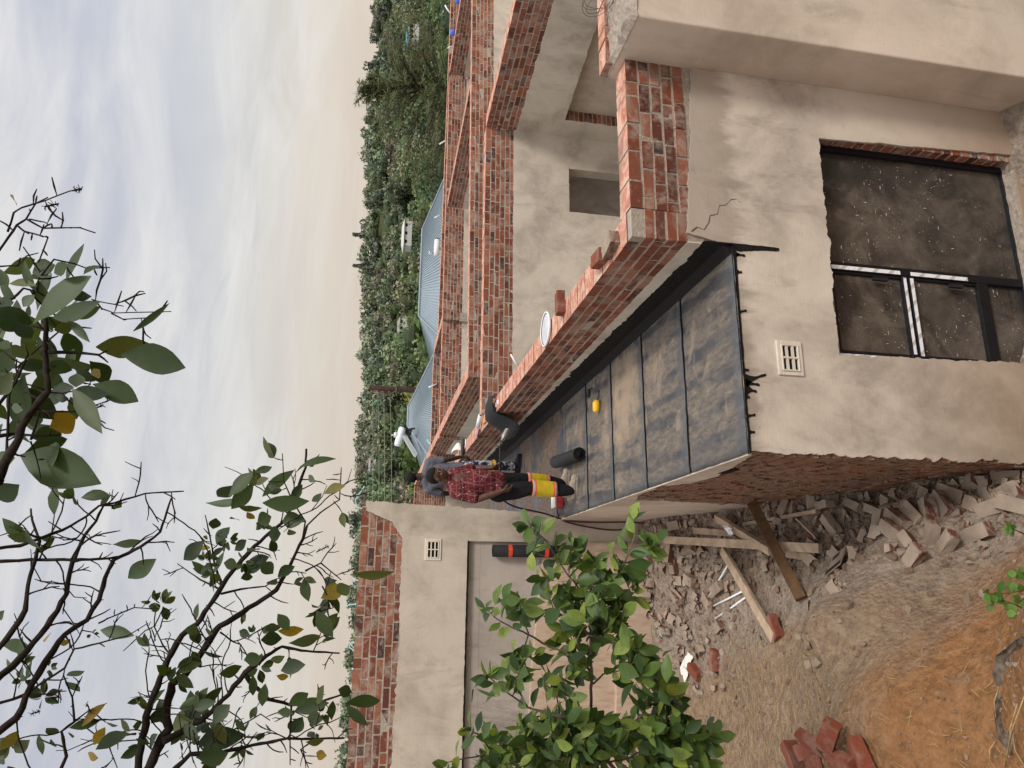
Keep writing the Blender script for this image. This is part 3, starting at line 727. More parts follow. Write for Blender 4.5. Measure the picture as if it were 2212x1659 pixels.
m.add(vs, fs); tag(m.build('hills', M_HILL, None, True), kind='structure')

# ------------------------------------------------------------------ gravel and straw
def stone(mb, c, r, rng, mi=0):
    n1 = 6 if r > .012 else 5
    M = Matrix.Rotation(rng.uniform(0,6.3),3,'Z') @ Matrix.Rotation(rng.uniform(-.6,.6),3,'X')
    sx, sy, sz = rng.uniform(.7,1.4), rng.uniform(.6,1), rng.uniform(.4,.8)
    top = [M @ V((r*sx*.6*cos(2*pi*j/n1+.4)*rng.uniform(.7,1.2), r*sy*.6*sin(2*pi*j/n1+.4)*rng.uniform(.7,1.2), r*sz*rng.uniform(.6,1))) for j in range(n1)]
    mid = [M @ V((r*sx*cos(2*pi*j/n1)*rng.uniform(.8,1.15), r*sy*sin(2*pi*j/n1)*rng.uniform(.8,1.15), rng.uniform(-.3,.2)*r)) for j in range(n1)]
    b = [V(c)+p for p in top+mid]
    f = [tuple(range(n1))] + [(j, n1+j, n1+(j+1)%n1, (j+1)%n1) for j in range(n1)]
    f = [q[::-1] if i else q for i, q in enumerate(f)]
    f = [f[0]] + [(j, n1+j, n1+(j+1)%n1, (j+1)%n1) for j in range(n1)]
    mb.add(b, f, mi)
SR = random.Random(21)
m = MB(); k = 0
while k < 14000:
    x = SR.uniform(-3.0,.0); y = SR.uniform(-2.4,4.9)
    near = math.exp(-max(0,-x-.2)/.75)           # denser toward the wall
    back = 1 if y > 2.2 else .55
    if SR.random() > .12 + .9*near*back: continue
    r = .004 + (.022 if near > .5 else .012)*SR.random()**3.2
    stone(m, (x, y, gz(x,y)+r*.15), r, SR); k += 1
for _ in range(520):
    x = -abs(SR.gauss(.0,.55)); y = SR.uniform(-.2,4.8)
    if y > 2.8: x *= 2.4
    r = SR.uniform(.02,.055); stone(m, (x,y,gz(x,y)+r*.2), r, SR)
tag(m.build('gravel', M_STONE), 'loose stones and brick crumbs strewn over the soil', kind='stuff')
m = MB(); k = 0
while k < 5200:
    x = SR.uniform(-3.4,-.9); y = SR.uniform(-1.6,3.9)
    d = noise.noise(V((x*1.3,y*1.3,9)))
    wgt = min(1, max(0, (-x-1.0)/.6)) * (1 if y > .2 else .5)
    if SR.random() > wgt*(.55+.5*d): continue
    L = SR.uniform(.02,.075)*(1.7 if SR.random() < .08 else 1); a = SR.uniform(0,pi); w_ = SR.uniform(.0006,.0016)
    dx, dy = cos(a)*L/2, sin(a)*L/2; px, py = -sin(a)*w_, cos(a)*w_
    sz0 = gz(x-dx,y-dy)+SR.uniform(.003,.014); sz1 = gz(x+dx,y+dy)+SR.uniform(.003,.014)
    m.add([(x-dx-px,y-dy-py,sz0),(x+dx-px,y+dy-py,sz1),(x+dx+px,y+dy+py,sz1+.001),(x-dx+px,y-dy+py,sz0+.001)], [(0,1,2,3)]); k += 1
tag(m.build('straw', M_STRAW), 'dry straw scattered over the reddish soil', kind='stuff')

# ------------------------------------------------------------------ loose bricks
BK = random.Random(33)
def brick_mesh(name, L=.222, W=.106, H=.073, broken=0, mat=None, rng=BK):
    import bmesh
    bm = bmesh.new(); bmesh.ops.create_cube(bm, size=1)
    bmesh.ops.subdivide_edges(bm, edges=bm.edges[:], cuts=3, use_grid_fill=True)
    s = rng.uniform(0,50)
    for v in bm.verts:
        p = V((v.co.x*L, v.co.y*W, v.co.z*H))
        if broken and v.co.x > .2: p.x -= broken*(.5+noise.noise(V((p.y*22+s,p.z*25,s))))*.09*(v.co.x-.2)/.3
        c = sum(1 for q in v.co if abs(q) > .49)
        if c >= 2: p *= 1 - .022*rng.random()*c/2
        p += V((noise.noise(p*30+V((s,0,0))),noise.noise(p*30+V((0,s,0))),noise.noise(p*30+V((0,0,s)))))*.0035
        v.co = p
    me = bpy.data.meshes.new(name); bm.to_mesh(me); bm.free(); me.materials.append(mat); return me
DUSTW = [brick_mesh('brick', mat=M_DUSTY) for _ in range(5)]
DUSTH = [brick_mesh('half_brick', BK.uniform(.10,.15), broken=.8, mat=M_DUSTY) for _ in range(7)]
DUSTC = [brick_mesh('brick_chunk', BK.uniform(.06,.09), BK.uniform(.05,.08), BK.uniform(.035,.06), broken=1.2, mat=M_DUSTY) for _ in range(7)]
REDW = [brick_mesh('brick', mat=M_LOOSE) for _ in range(4)]
def put_brick(me, p, d, roll=0, pitch=0, label='', group=None, name='loose_brick', cat='brick'):
    o = link(name, me); yaw = math.atan2(d.y, d.x)
    o.rotation_euler = (Matrix.Rotation(yaw,3,'Z') @ Matrix.Rotation(pitch,3,'Y') @ Matrix.Rotation(roll,3,'X')).to_euler()
    o.location = p; return tag(o, label, cat, group)
LW = 'dust-coated whole brick in the rubble heaped against the annex side wall'; GW = 'whole bricks in the rubble by the side wall'
LH = 'dust-coated broken half brick in the rubble along the walls'; GH = 'broken bricks in the rubble along the walls'
LC = 'small dusty brick fragment in the rubble near the walls'; GC = 'brick fragments in the rubble near the walls'
RB = [(zw,1640,390,1860,390,1),(zw,1990,350,2140,350,1),(zw,2130,400,2212,430,0),(zw,1400,480,1600,540,1),(zw,1760,690,2060,620,1),(zw,1290,1110,1560,1000,1),(zw,1180,1030,1400,900,1),
 (zw,1050,940,1100,1090,0),(zw,870,800,970,1040,1),(zw,930,680,1060,880,1),(zw,1060,620,1220,850,1),(zw,1240,800,1340,640,1),(zw,1340,510,1450,760,1),(zw,920,530,1080,530,0),(zw,1180,480,1290,560,0),
 (zw,600,640,780,720,1),(zw,370,620,600,680,1),(zw,80,650,330,620,1),(zw,200,740,270,960,1),(zw,300,720,480,780,0),(zw,570,930,650,1020,0),(zw,2000,520,2150,480,1),(zw,1680,600,1780,640,0),
 (zw,1850,520,1960,500,0),(zw,2100,620,2212,660,1),(zw,700,900,780,960,0),(zw,0,1020,80,1120,0),(zw,0,1180,80,1260,0),
 (zc,270,700,360,750,0),(zc,390,690,650,650,1),(zc,440,920,480,1100,1),(zc,380,940,400,1030,0),(zc,650,1010,780,960,1),(zc,820,970,880,1040,0),(zc,690,1210,780,1240,0),(zc,620,1300,780,1380,1),
 (zc,470,1320,570,1390,0),(zc,980,1470,1100,1400,1),(zc,1130,1420,1220,1400,0),(zc,500,1490,610,1580,1),(zc,180,1480,240,1600,0),(zc,230,1350,140,1400,0),(zc,560,980,640,1010,0),(zc,580,1070,660,1100,0),(zc,1560,1000,1660,960,0),
 (zg,500,200,620,90,1),(zg,960,120,1070,200,1),(zg,920,400,1000,460,0),(zg,640,200,710,240,0),(zg,1320,140,1420,260,1),(zg,1220,260,1290,300,0),(zg,800,380,860,420,0),(zg,690,420,770,480,1),(zg,800,540,920,570,1),(zg,1040,420,1090,470,0),(zg,970,780,1080,820,0),(zg,490,320,560,360,0),(zg,920,1400,1020,1330,0),
 (zc,760,1500,840,1600,0),(zc,1610,1180,1700,1140,0),(zc,300,1150,340,1200,0),(zc,120,1230,180,1290,0),(zc,30,1330,110,1350,0)]
for (zf,ax,ay,bx,by,full) in RB:
    A = hit(*zf(ax,ay)); B = hit(*zf(bx,by)); c = (A+B)/2; d = B-A
    if d.length < .02: d = V((1,0,0))
    c.z = gz(c.x,c.y)
    c.x = min(c.x, -.075 if c.y < 4.6 else c.x); c.y = min(c.y, 4.72)
    rl = BK.choice([0,0,.25,-.3,pi/2,1.1]); pt = BK.uniform(-.3,.3)
    me = BK.choice(DUSTW if full else DUSTH)
    put_brick(me, c+V((0,0,.035+.015*abs(rl))), d, rl, pt, LW if full else LH, GW if full else GH)
for _ in range(150):
    u = BK.random()
    if u < .6: x = -.06-abs(BK.gauss(0,.30)); y = BK.uniform(.0,4.6)
    else: x = -BK.uniform(.1,2.0); y = BK.uniform(3.3,4.7)
    a = BK.uniform(0,pi); p = V((x,y,gz(x,y)+.03)); k = BK.random()
    if k < .30: put_brick(BK.choice(DUSTH), p, V((cos(a),sin(a),0)), BK.uniform(-.8,.8), BK.uniform(-.5,.5), LH, GH)
    elif k < .40 and x > -.6 and y < 3: put_brick(BK.choice(DUSTW), p, V((cos(a),sin(a),0)), BK.choice([0,pi/2,.5]), BK.uniform(-.4,.4), LW, GW)
    else: put_brick(BK.choice(DUSTC), p-V((0,0,.008)), V((cos(a),sin(a),0)), BK.uniform(-1,1), BK.uniform(-.6,.6), LC, GC, 'brick_fragment', 'brick fragment')
def px_brick(zf, ax, ay, bx, by, me, label, roll=0, pitch=0, h=.034, group=None):
    A = hit(*zf(ax,ay)); B = hit(*zf(bx,by)); c = (A+B)/2; c.z = gz(c.x,c.y)+h
    return put_brick(me, c, B-A, roll, pitch, label, group)
px_brick(zw,950,1250,1250,1140, DUSTW[0], 'whole dusty brick lying alone at the foot of the bank, paint smear beside it', 0, .05, .04)
px_brick(zw,1630,960,1890,900, DUSTW[1], 'whole pale brick at the outer edge of the rubble near the leafy seedlings', .1, .05, .04)
px_brick(zw,480,1080,660,1180, DUSTH[0], 'squarish dusty half brick just below the slate with black stripes', .2, .1, .04)
px_brick(zw,220,1530,400,1440, DUSTH[1], 'pinkish broken brick at the lower end of the striped slate', .3, .1, .04)
px_brick(z9,635,660,635,840, REDW[0], 'pinkish whole brick holding down the low end of the longest plank', .15, 0, .05)
px_brick(z9,225,895,225,1020, REDW[1], 'single red-faced brick lying apart on the straw-covered soil', .1, 0, .035)
px_brick(zg,1080,640,1190,600, DUSTH[2], 'square broken brick with dark red end at the rubble edge by torn paper', .1, .1, .04)
px_brick(zg,1190,1020,1250,1100, REDW[2], 'red brick half hidden by the lowest shrub leaves', .1, .1, .035)
# the small heap of clean red bricks
HB = [(915,1400,1000,1590,.75,.1,.10,'red brick propped on edge in the middle of the clean red brick heap'),(1000,1520,1110,1370,.7,-.1,.11,'red brick propped on edge at the right of the clean red brick heap'),
 (800,1570,900,1500,.2,.1,.06,'red brick lying flat behind the propped pair in the red heap'),(740,1530,780,1640,pi/2,.0,.05,'red brick at the far left corner of the clean red brick heap'),
 (800,1640,960,1610,.1,-.1,.05,'paler orange-red brick at the near edge of the red heap'),(1030,1600,1130,1640,.5,.1,.05,'red brick sunk beneath the propped pair in the red heap'),(1180,1530,1240,1650,.3,.0,.05,'red brick standing apart at the right end of the red heap')]
for ax,ay,bx,by,rl,pt,h,lb in HB: px_brick(z9,ax,ay,bx,by,BK.choice(REDW),lb,rl,pt,h,'clean red bricks heaped on the straw')

# ------------------------------------------------------------------ planks and litter
def plank(za_, a, h0, zb_, b, h1, w, t, mat, label, tilt=0, name='timber_plank', cat='plank', e0=0, e1=0):
    A = hit(*za_(*a)); B = hit(*zb_(*b)); A.z = gz(A.x,A.y)+h0; B.z = gz(B.x,B.y)+h1
    # keep the pixel position by sliding along the view ray up to the wanted height
    for P_, zz, q, h in ((A,za_,a,h0),(B,zb_,b,h1)):
        r_ = hit(*zz(*q), h); P_.x, P_.y, P_.z = r_.x, r_.y, r_.z
    d = (B-A); L = d.length; d.normalize(); A = A-d*e0; B = B+d*e1; L = (B-A).length
    s = d.cross(V((0,0,1))).normalized(); u = s.cross(d)
    Mr = Matrix.Rotation(tilt, 3, d); s = Mr @ s; u = Mr @ u
    mb = MB(); k = 14; pr = random.Random(int(L*1000))
    vs = []; fs = []
    for i in range(k+1):
        c = A + d*(L*i/k) + u*.006*noise.noise(V((i*.4,L,0)))
        for (a_, b_) in ((-.5,-.5),(.5,-.5),(.5,.5),(-.5,.5)):
            vs.append(c + s*(w*a_+pr.uniform(-.0015,.0015)) + u*(t*b_))
    for i in range(k):
        for j in range(4): fs.append((i*4+j, i*4+(j+1)%4, (i+1)*4+(j+1)%4, (i+1)*4+j))
    fs += [(3,2,1,0),(k*4,k*4+1,k*4+2,k*4+3)]
    mb.add(vs, fs); o = mb.build(name, mat, None, org=(A+B)/2, bevel=.002); return tag(o, label, cat)
plank(zc,(360,845),.16, z9,(890,235),.13, .085,.045, M_WOODD, 'dusty plank lying lengthwise along the rubble under two other planks')
plank(zc,(1060,970),.10, z9,(590,820),.045, .10,.035, M_WOODD, 'longest dusty plank, its low end stopped by a pinkish brick', 0)
plank(zc,(990,580),.16, zc,(1640,985),.22, .085,.05, M_WOODD, 'short dusty plank lying across the lengthwise plank with foil litter beside it', .25)
plank(zc,(1420,400),.30, zc,(2010,1560),.06, .10,.05, M_WOODB, 'dark brown stained plank leaning against the side wall across the others', -.9)
plank(zc,(710,735),.09, zc,(1190,770),.07, .07,.02, M_WOODD, 'short wide offcut of timber near the foil litter', .1, 'timber_offcut', 'offcut')
plank(zc,(1310,660),.05, zc,(2200,500),.10, .035,.03, M_WOODD, 'thin dusty batten close against the foot of the side wall', 0, 'timber_batten', 'batten')
plank(zw,(0,710),.06, zw,(75,690),.06, .05,.03, M_WOODD, 'stub of batten sticking out of the rubble at the wall foot', 0, 'timber_batten', 'batten')
plank(zc,(1960,600),.16, zc,(2212,850),.05, .09,.015, M_WOODD, 'thin pointed board standing on edge in the rubble', .9, 'board_offcut', 'offcut')
plank(zc,(1830,1000),.05, zc,(2180,1060),.04, .09,.02, M_WOODD, 'broad flat board half buried at the end of the lengthwise plank', .1, 'board_offcut', 'offcut')
def pipe(zf, a, b, h0, h1, label):
    A = hit(*zf(*a), h0); B = hit(*zf(*b), h1); mb = MB(); mb.tube([A,(A+B)/2-V((0,0,.006)),B], .011, 8); tag(mb.build('plastic_pipe', M_WHITE, None, True, org=(A+B)/2), label, 'pipe', 'white conduit pipes beside the longest plank')
pipe(zc,(885,1550),(1120,1160),.03,.08,'white conduit pipe sticking up steeply behind the longest plank')
pipe(zc,(930,1655),(1300,1470),.025,.05,'white conduit pipe, the middle one of three beside the longest plank')
pipe(zg,(1430,420),(1800,160),.02,.04,'white conduit pipe nearest the bank, with a dark end')
# slate with two black stripes
qd = [hit(*zw(*p), h) for p, h in (((90,1460),.03),((430,1190),.04),((310,1000),.08),((180,1210),.06))]
c = sum(qd, V())/4; e1 = (qd[1]-qd[0]).normalized(); nn = e1.cross(qd[2]-qd[1]).normalized(); nn = nn if nn.z > 0 else -nn; e2 = nn.cross(e1)
sl = empty('roof_slate', c, 'grey slate tile with two black stripes in the rubble', 'tile')
mb = MB(); Ms = Matrix((e1,e2,nn)).transposed(); mb.obox(c, (.155,.095,.006), Ms); mb.build('tile', M_DUSTY, sl)
mb = MB(); mb.obox(c+e2*-.075+nn*.0075, (.155,.02,.0015), Ms); mb.build('stripe', M_BLACKP, sl)
mb = MB(); mb.obox(c+e2*.05-e1*.03+nn*.0075, (.07,.017,.0015), Ms); mb.build('stripe', M_BLACKP, sl)
def scrap(name, mat, pix, h, label, cat, crumple=.02, n=7, rng=BK):
    pts = [hit(*p, h) for p in pix]; mb = MB(); vs = []; fs = []
    a,b,c,d = pts
    for i in range(n+1):
        for j in range(n+1):
            u,v = i/n, j/n; p = a*(1-u)*(1-v)+b*u*(1-v)+c*u*v+d*(1-u)*v
            p = p + V((0,0,1))*(crumple*(noise.noise(V((p.x*22,p.y*22,len(label)*.7))))) + V((0,0,crumple*.4))
            vs.append(p)
    for i in range(n):
        for j in range(n): k=i*(n+1)+j; fs.append((k,k+n+1,k+n+2,k+1))
    mb.add(vs, fs); o = mb.build(name, mat, None, org=sum(pts,V())/4); tag(o, label, cat); return o
scrap('paper_scrap', M_PAPER, (zg(1000,1010),zg(1110,820),zg(1170,880),zg(1080,1190)), .03, 'torn white sheet of paper on the soil beside the rubble', 'paper', .025)
scrap('paper_scrap', M_PAPER, (zg(810,1120),zg(850,930),zg(880,960),zg(875,1110)), .02, 'narrow soiled paper strip near the footing of the left wing', 'paper', .03)
scrap('foil_scrap', M_WHITE, (zc(1100,680),zc(1150,660),zc(1195,780),zc(1150,800)), .26, 'crumpled shiny white foil lying on the planks', 'litter', .05)
scrap('tile_shard', M_PAPER, (zg(500,380),zg(590,450),zg(560,550),zg(520,440)), .05, 'pointed pale tile shard at the foot of the stained plinth', 'tile shard', .006, 3)
mb = MB(); pth = [hit(*zg(*p), .03) for p in ((575,275),(640,400),(700,500),(790,640))]; mb.tube(pth, .006, 6); tag(mb.build('plastic_strap', M_TURQ, None, True, org=pth[1]), 'turquoise strap lying in the rubble beneath the stained plinth', 'strap')
# blackened stump edge and dry stalks at the near right
mb = MB(); pp = [hit(*z9(x,y)) for x,y in ((2200,870),(2120,930),(2085,1040),(2060,1150),(2075,1300),(2110,1450),(2160,1560))]
mb.tube([q+V((0,0,-.02)) for q in pp],[.04,.055,.045,.04,.045,.03,.015],20)
for i, v in enumerate(mb.v): mb.v[i] = v + V((noise.noise(v*22),noise.noise(v*22+V((9,0,0))),noise.noise(v*22+V((0,9,0)))))*.055 + V((noise.noise(v*60),noise.noise(v*60+V((9,0,0))),0))*.012
o = mb.build('charred_root', simple('charred_wood',(.13,.098,.074),.95,.1,0,.5,20,.9), None, org=hit(*z9(2120,1000))); tag(o, 'knobbly charcoal grey root half buried at the near edge of the red soil', 'root')
mb = MB()
for a, b in (((2212,1200),(2090,1650)),((2140,1450),(2212,1640)),((2050,1130),(2030,1330)),((2170,1240),(2120,1560)),((1990,1600),(2030,1480))):
    A = hit(*z9(*a),.05); B = hit(*z9(*b),.03); mb.tube([A,(A+B)/2+V((0,0,.02)),B], .0035, 5)
tag(mb.build('dry_stalk', M_STRAW, None, True, org=A), 'pale dry stalks lying over the charred root', 'stalks')
# ------------------------------------------------------------------ leaves and branches
LR = random.Random(41)
def leaf(mb, base, tip, wid, nrm, curl=.12, cup=.18, shape=0, rng=LR, stem=0, mi=0):
    base = V(base); tip = V(tip); d = tip-base; L = d.length
    if L < 1e-5: return
    d.normalize(); nrm = V(nrm); s = d.cross(nrm)
    if s.length < 1e-4: s = d.orthogonal()
    s.normalize(); n = s.cross(d); prof = (.03,.34,.62,.84,.97,1.0,.95,.82,.60,.32,.02) if shape == 0 else (.03,.22,.48,.72,.90,.99,1.0,.93,.74,.42,.03)
    k = len(prof); vs = []; fs = []; wob = rng.uniform(-.12,.12)
    for i in range(k):
        u = i/(k-1); c = base + d*L*u + n*(-curl*L*(u*u)) + s*(wob*L*sin(pi*u)*.5); hw = wid/2*prof[i]
        up = n*(cup*hw); r = rng.uniform(-.03,.03)
        vs += [c - s*hw*(1+r) + up*(1+rng.uniform(-.2,.2)), c, c + s*hw*(1-r) + up*(1+rng.uniform(-.2,.2))]
    for i in range(k-1):
        a = i*3; fs += [(a,a+1,a+4,a+3),(a+1,a+2,a+5,a+4)]
    mb.add(vs, fs, mi)
def rndv(rng): 
    while True:
        v = V((rng.uniform(-1,1),rng.uniform(-1,1),rng.uniform(-1,1)))
        if .1 < v.length < 1: return v.normalized()
# ------------------------------------------------------------------ overhanging tree on the bank (trunk stands left of the photographer)
LIMBS = [ # zoom frame, depth start, depth end, radius px start, end, points
 (z3,2.7,3.1,24,7,[(890,1700),(920,1480),(960,1280),(1030,1120),(1075,980),(1105,920),(1180,800),(1280,720),(1400,540),(1470,430),(1540,340),(1620,250),(1720,160),(1850,50),(1920,-100),(1950,-210),(1980,-290),(1985,-410)]),
 (z3,2.7,3.1,32,8,[(930,1720),(1040,1500),(1090,1400),(1075,1280),(1120,1110),(1190,1060),(1280,950),(1380,800),(1420,740),(1530,680),(1660,590),(1790,510),(1850,400),(1900,300),(1960,180),(1990,90)]),
 (z3,2.7,3.0,22,5,[(1060,1480),(1180,1430),(1330,1330),(1480,1180),(1590,1040),(1680,970),(1760,910),(1830,870),(1950,900),(2110,910),(2200,915)]),
 (z3,2.9,3.0,15,6,[(1590,1060),(1650,1130),(1740,1210),(1880,1250),(2010,1250),(2212,1185)]),
 (z3,2.6,2.9,18,6,[(1100,1700),(1230,1570),(1340,1570),(1480,1550),(1640,1510),(1860,1470),(2040,1470),(2230,1465)]),
 (z3,2.2,2.6,25,5,[(-40,1450),(110,1330),(170,1200),(250,1040),(340,900),(420,790),(560,700),(640,570),(700,380),(740,310),(830,270),(950,200),(1040,130),(1080,0),(1110,-90)]),
 (z3,2.2,2.6,23,7,[(-40,1100),(130,950),(260,800),(370,640),(430,530),(470,330),(500,260),(550,150),(620,60),(680,-60)]),
 (z3,2.2,2.4,20,6,[(-40,930),(90,760),(160,640),(180,480),(210,370),(260,190),(210,60),(200,-20)]),
 (z3,2.3,2.4,12,7,[(-40,320),(200,310),(460,310),(700,300),(760,290)]),
 (z3,2.2,2.6,12,4,[(-40,240),(130,220),(260,170),(400,120),(560,30),(640,-40),(740,-60),(940,-120),(1110,-130),(1190,-135)]),
 (z3,2.4,2.6,11,3,[(-40,1250),(150,1190),(300,1090),(420,1010),(480,890),(640,850),(830,800),(960,720)]),
 (z3,2.5,2.7,13,3,[(380,1700),(430,1580),(400,1420),(480,1360),(560,1300),(690,1240)]),
 (z3,2.5,2.6,8,3,[(480,1360),(470,1200),(410,1060),(420,1010)]),
 (z3,2.8,2.9,6,3,[(1100,920),(1060,870),(1000,740),(940,770),(800,900)]),
 (z3,2.8,2.9,5,3,[(1000,740),(1030,680),(1060,620)]),
 (z3,2.8,2.9,6,3,[(640,720),(700,690),(870,620),(1010,630)]),
 (z3,2.9,3.0,6,3,[(1430,780),(1510,840),(1560,860),(1550,910)]),
 (z3,2.9,3.0,7,3,[(1420,500),(1300,440),(1150,335)]),
 (z3,2.9,3.0,9,3,[(1440,480),(1390,330),(1360,150),(1330,20)]),
 (z3,2.9,3.0,8,3,[(1430,530),(1560,500),(1720,480),(1850,400)]),
 (z3,2.9,3.0,7,3,[(1980,380),(2080,330),(2212,440)]),
 (z3,2.9,3.0,7,3,[(1120,1100),(1080,1000),(1060,900)]),
 (z3,2.9,3.0,7,3,[(1340,1570),(1240,1450),(1130,1440)]),
 (z3,2.7,2.8,8,3,[(880,1440),(760,1450),(700,1500),(760,1659)]),
 (z3,2.9,3.0,6,3,[(1380,1480),(1500,1420),(1690,1310),(1750,1350)]),
 (z3,2.8,2.9,8,3,[(1890,1250),(1880,1400),(1880,1640)]),
 (z3,2.8,2.9,6,3,[(2040,1470),(1950,1540),(2000,1659)]),
 (z3,2.9,2.9,6,3,[(1960,180),(1980,60),(1900,-60),(1840,-200),(1830,-380)]),
 (z3,2.9,2.9,6,3,[(1990,90),(2080,0),(2200,-80),(2212,-290)]),
 (z3,2.9,2.9,6,3,[(2090,480),(2160,620),(2000,660)]),
 (z2,1.7,1.75,30,14,[(-10,1450),(40,1330),(110,1200),(150,1100),(230,980),(310,880),(300,760),(290,620),(300,480),(290,380)]),
 (z2,1.75,1.8,13,4,[(310,620),(500,625),(640,640),(700,690)]),
 (z2,1.75,1.8,13,5,[(-20,1170),(100,1150),(250,1165),(400,1160)]),
 (z2,1.75,1.8,12,5,[(-20,980),(100,820),(180,640),(160,560)]),
 (z2,1.75,1.8,10,4,[(40,1350),(60,900),(130,700)]),
 (z2,1.8,1.8,6,3,[(200,640),(620,290),(800,325)]),
 (z2,1.8,1.8,5,3,[(620,290),(660,340),(740,370),(1110,360)]),
 (z2,1.8,1.8,5,3,[(720,370),(800,410),(975,400)]),
 (z2,1.8,1.8,6,4,[(200,300),(250,150),(350,20),(480,50),(560,80),(710,75)]),
 (z2,1.8,1.8,9,4,[(-20,310),(80,280),(150,210),(240,230),(260,100),(150,-60)]),
 (z2,1.8,1.8,6,3,[(-20,70),(120,60),(170,0),(250,-20)]),
 (z2,1.8,1.8,8,4,[(200,1190),(260,1000),(300,1010),(480,1010),(640,960),(750,920)]),
 (z2,1.8,1.8,6,3,[(200,1200),(240,1320),(265,1440)]),
 (z2,1.8,1.8,6,3,[(300,880),(400,890),(560,860),(600,800)]),
 (z1,1.8,1.8,9,4,[(-20,1640),(60,1530),(110,1460),(170,1420),(230,1320),(310,1280)]),
 (z1,1.8,1.8,7,3,[(50,1500),(90,1380),(140,1345),(290,1300),(450,1240),(530,1220)]),
 (z1,1.8,1.8,6,4,[(170,1420),(280,1480),(520,1475),(620,1510)]),
 (z1,1.8,1.8,7,4,[(110,1460),(160,1500),(310,1540),(250,1700)]),
 (z1,1.8,1.8,5,3,[(190,1420),(290,1440),(320,1460)]),
]
tree = empty('overhanging_tree', (-3.4,-2.6,.35), 'dark gnarled tree with large leathery leaves hanging over the photo from the bank', 'tree')
m = MB(); LPTS = []
def limb_px(zf, D0, D1, r0, r1, pts, rng, twigs=True):
    k = len(pts); P = []; Rd = []
    for i, (x, y) in enumerate(pts):
        t = i/(k-1); D = D0+(D1-D0)*t; P.append(atD(*zf(x,y), D+.02*sin(i*2.1))); Rd.append((r0+(r1-r0)*t)/3.0*D/FOC)
    Q = []; Rq = []
    for i in range(k-1):                       # subdivide with a slight wobble
        n_ = max(2, int((P[i+1]-P[i]).length/.025))
        for j in range(n_):
            t = j/n_; r = Rd[i]+(Rd[i+1]-Rd[i])*t
            Q.append(P[i].lerp(P[i+1], t) + rndv(rng)*r*.28); Rq.append(r*rng.uniform(.86,1.16))
    Q.append(P[-1]); Rq.append(Rd[-1])
    m.tube(Q, Rq, 7)
    if twigs:
        for i in range(2, len(Q)-1):
            if rng.random() < .46:                # knobs and side twigs
                d = (Q[i+1]-Q[i-1]).normalized(); s = (d.cross(CF)*rng.choice((-1,1)) + d*rng.uniform(-.2,.9) + rndv(rng)*.35).normalized()
                L = rng.uniform(.02,.12)*(2.2 if rng.random() < .25 else 1)*(1 if D0 > 2.1 else .5); T = [Q[i]]; nn_ = max(2,int(L/.022))
                for j in range(nn_): s = (s+rndv(rng)*.28).normalized(); T.append(T[-1]+s*L/nn_)
                m.tube(T, [min(Rq[i]*.6,.0035)]+[.0025]*(nn_-1)+[.0014], 5)
                if L > .07 and rng.random() < .8:
                    for kk in (nn_//2, max(1,nn_-1)):
                        s2 = (s+rndv(rng)*.9).normalized(); q2 = T[kk]+s2*L*.28; m.tube([T[kk],q2,q2+(s2+rndv(rng)*.6).normalized()*L*.2], [.0021,.0017,.0012], 5); LPTS.append((q2,s2))
                LPTS.append((T[-1], s))
            if rng.random() < .25: m.tube([Q[i], Q[i]+rndv(rng)*(Rq[i]+rng.uniform(.003,.008))], [.0028,.0015], 4)
for zf,D0,D1,r0,r1,pts in LIMBS: limb_px(zf,D0,D1,r0,r1,pts,LR)
# flower-spike stubs at some twig ends
for (zf,x,y,dx,dy,D) in ((z1,480,1235,50,-10,1.8),(z1,290,1340,90,-20,1.8),(z2,560,1010,100,-40,1.8),(z3,2050,260,80,-40,2.9),(z3,560,1240,30,60,2.6),(z3,200,1310,60,-20,2.5)):
    A = atD(*zf(x,y),D); B = atD(*zf(x+dx,y+dy),D); m.tube([A,B],.0022,5)
    for i in range(26): p = A.lerp(B, LR.random()); m.tube([p,p+rndv(LR)*LR.uniform(.006,.013)],.0009,4,cap=False)
# trunk below the frame
T0 = atD(*z3(930,1720),2.7); m.tube([V((-3.4,-2.6,.3)),V((-3.2,-2.3,1.2)),V((-3.0,-2.1,2.0)).lerp(T0,.3),T0],[.11,.09,.06,.022],10)
T1 = atD(*z3(-330,1720),2.3); m.tube([V((-3.3,-2.45,.8)),V((-3.1,-2.5,1.6)),T1],[.08,.06,.028],9)
for q_,r_ in ((z3(-40,1450),.012),(z3(-40,1100),.011),(z3(-40,930),.010),(z3(-40,320),.006),(z3(-40,240),.006),(z3(-40,1250),.005)): E_ = atD(*q_,2.25); m.tube([T1,T1.lerp(E_,.5)+CR*-.06,E_],[.022,.016,r_],8)
T2 = atD(*z2(-10,1450),1.7); m.tube([T0, V((-3.0,-2.4,2.6)), V((-3.0,-3.0,3.6)), atD(*z2(-420,1640),1.85), atD(*z2(-160,1530),1.72), T2],[.03,.04,.035,.026,.018,.014],9)
m.build('trunk', M_BARK, tree, True)
def pxl(mb, zf, a, b, w, D, rng, tilt=.5, curl=None, cup=None):
    dz = rng.uniform(-.05,.05); A = atD(*zf(*a), D); B = atD(*zf(*b), D+dz); wid = w/3.0*D/FOC*1.12
    leaf(mb, A, B, wid, -CF + rndv(rng)*tilt, rng.uniform(-.04,.16) if curl is None else curl, rng.uniform(.05,.35) if cup is None else cup, rng.choice((0,0,1)), rng)
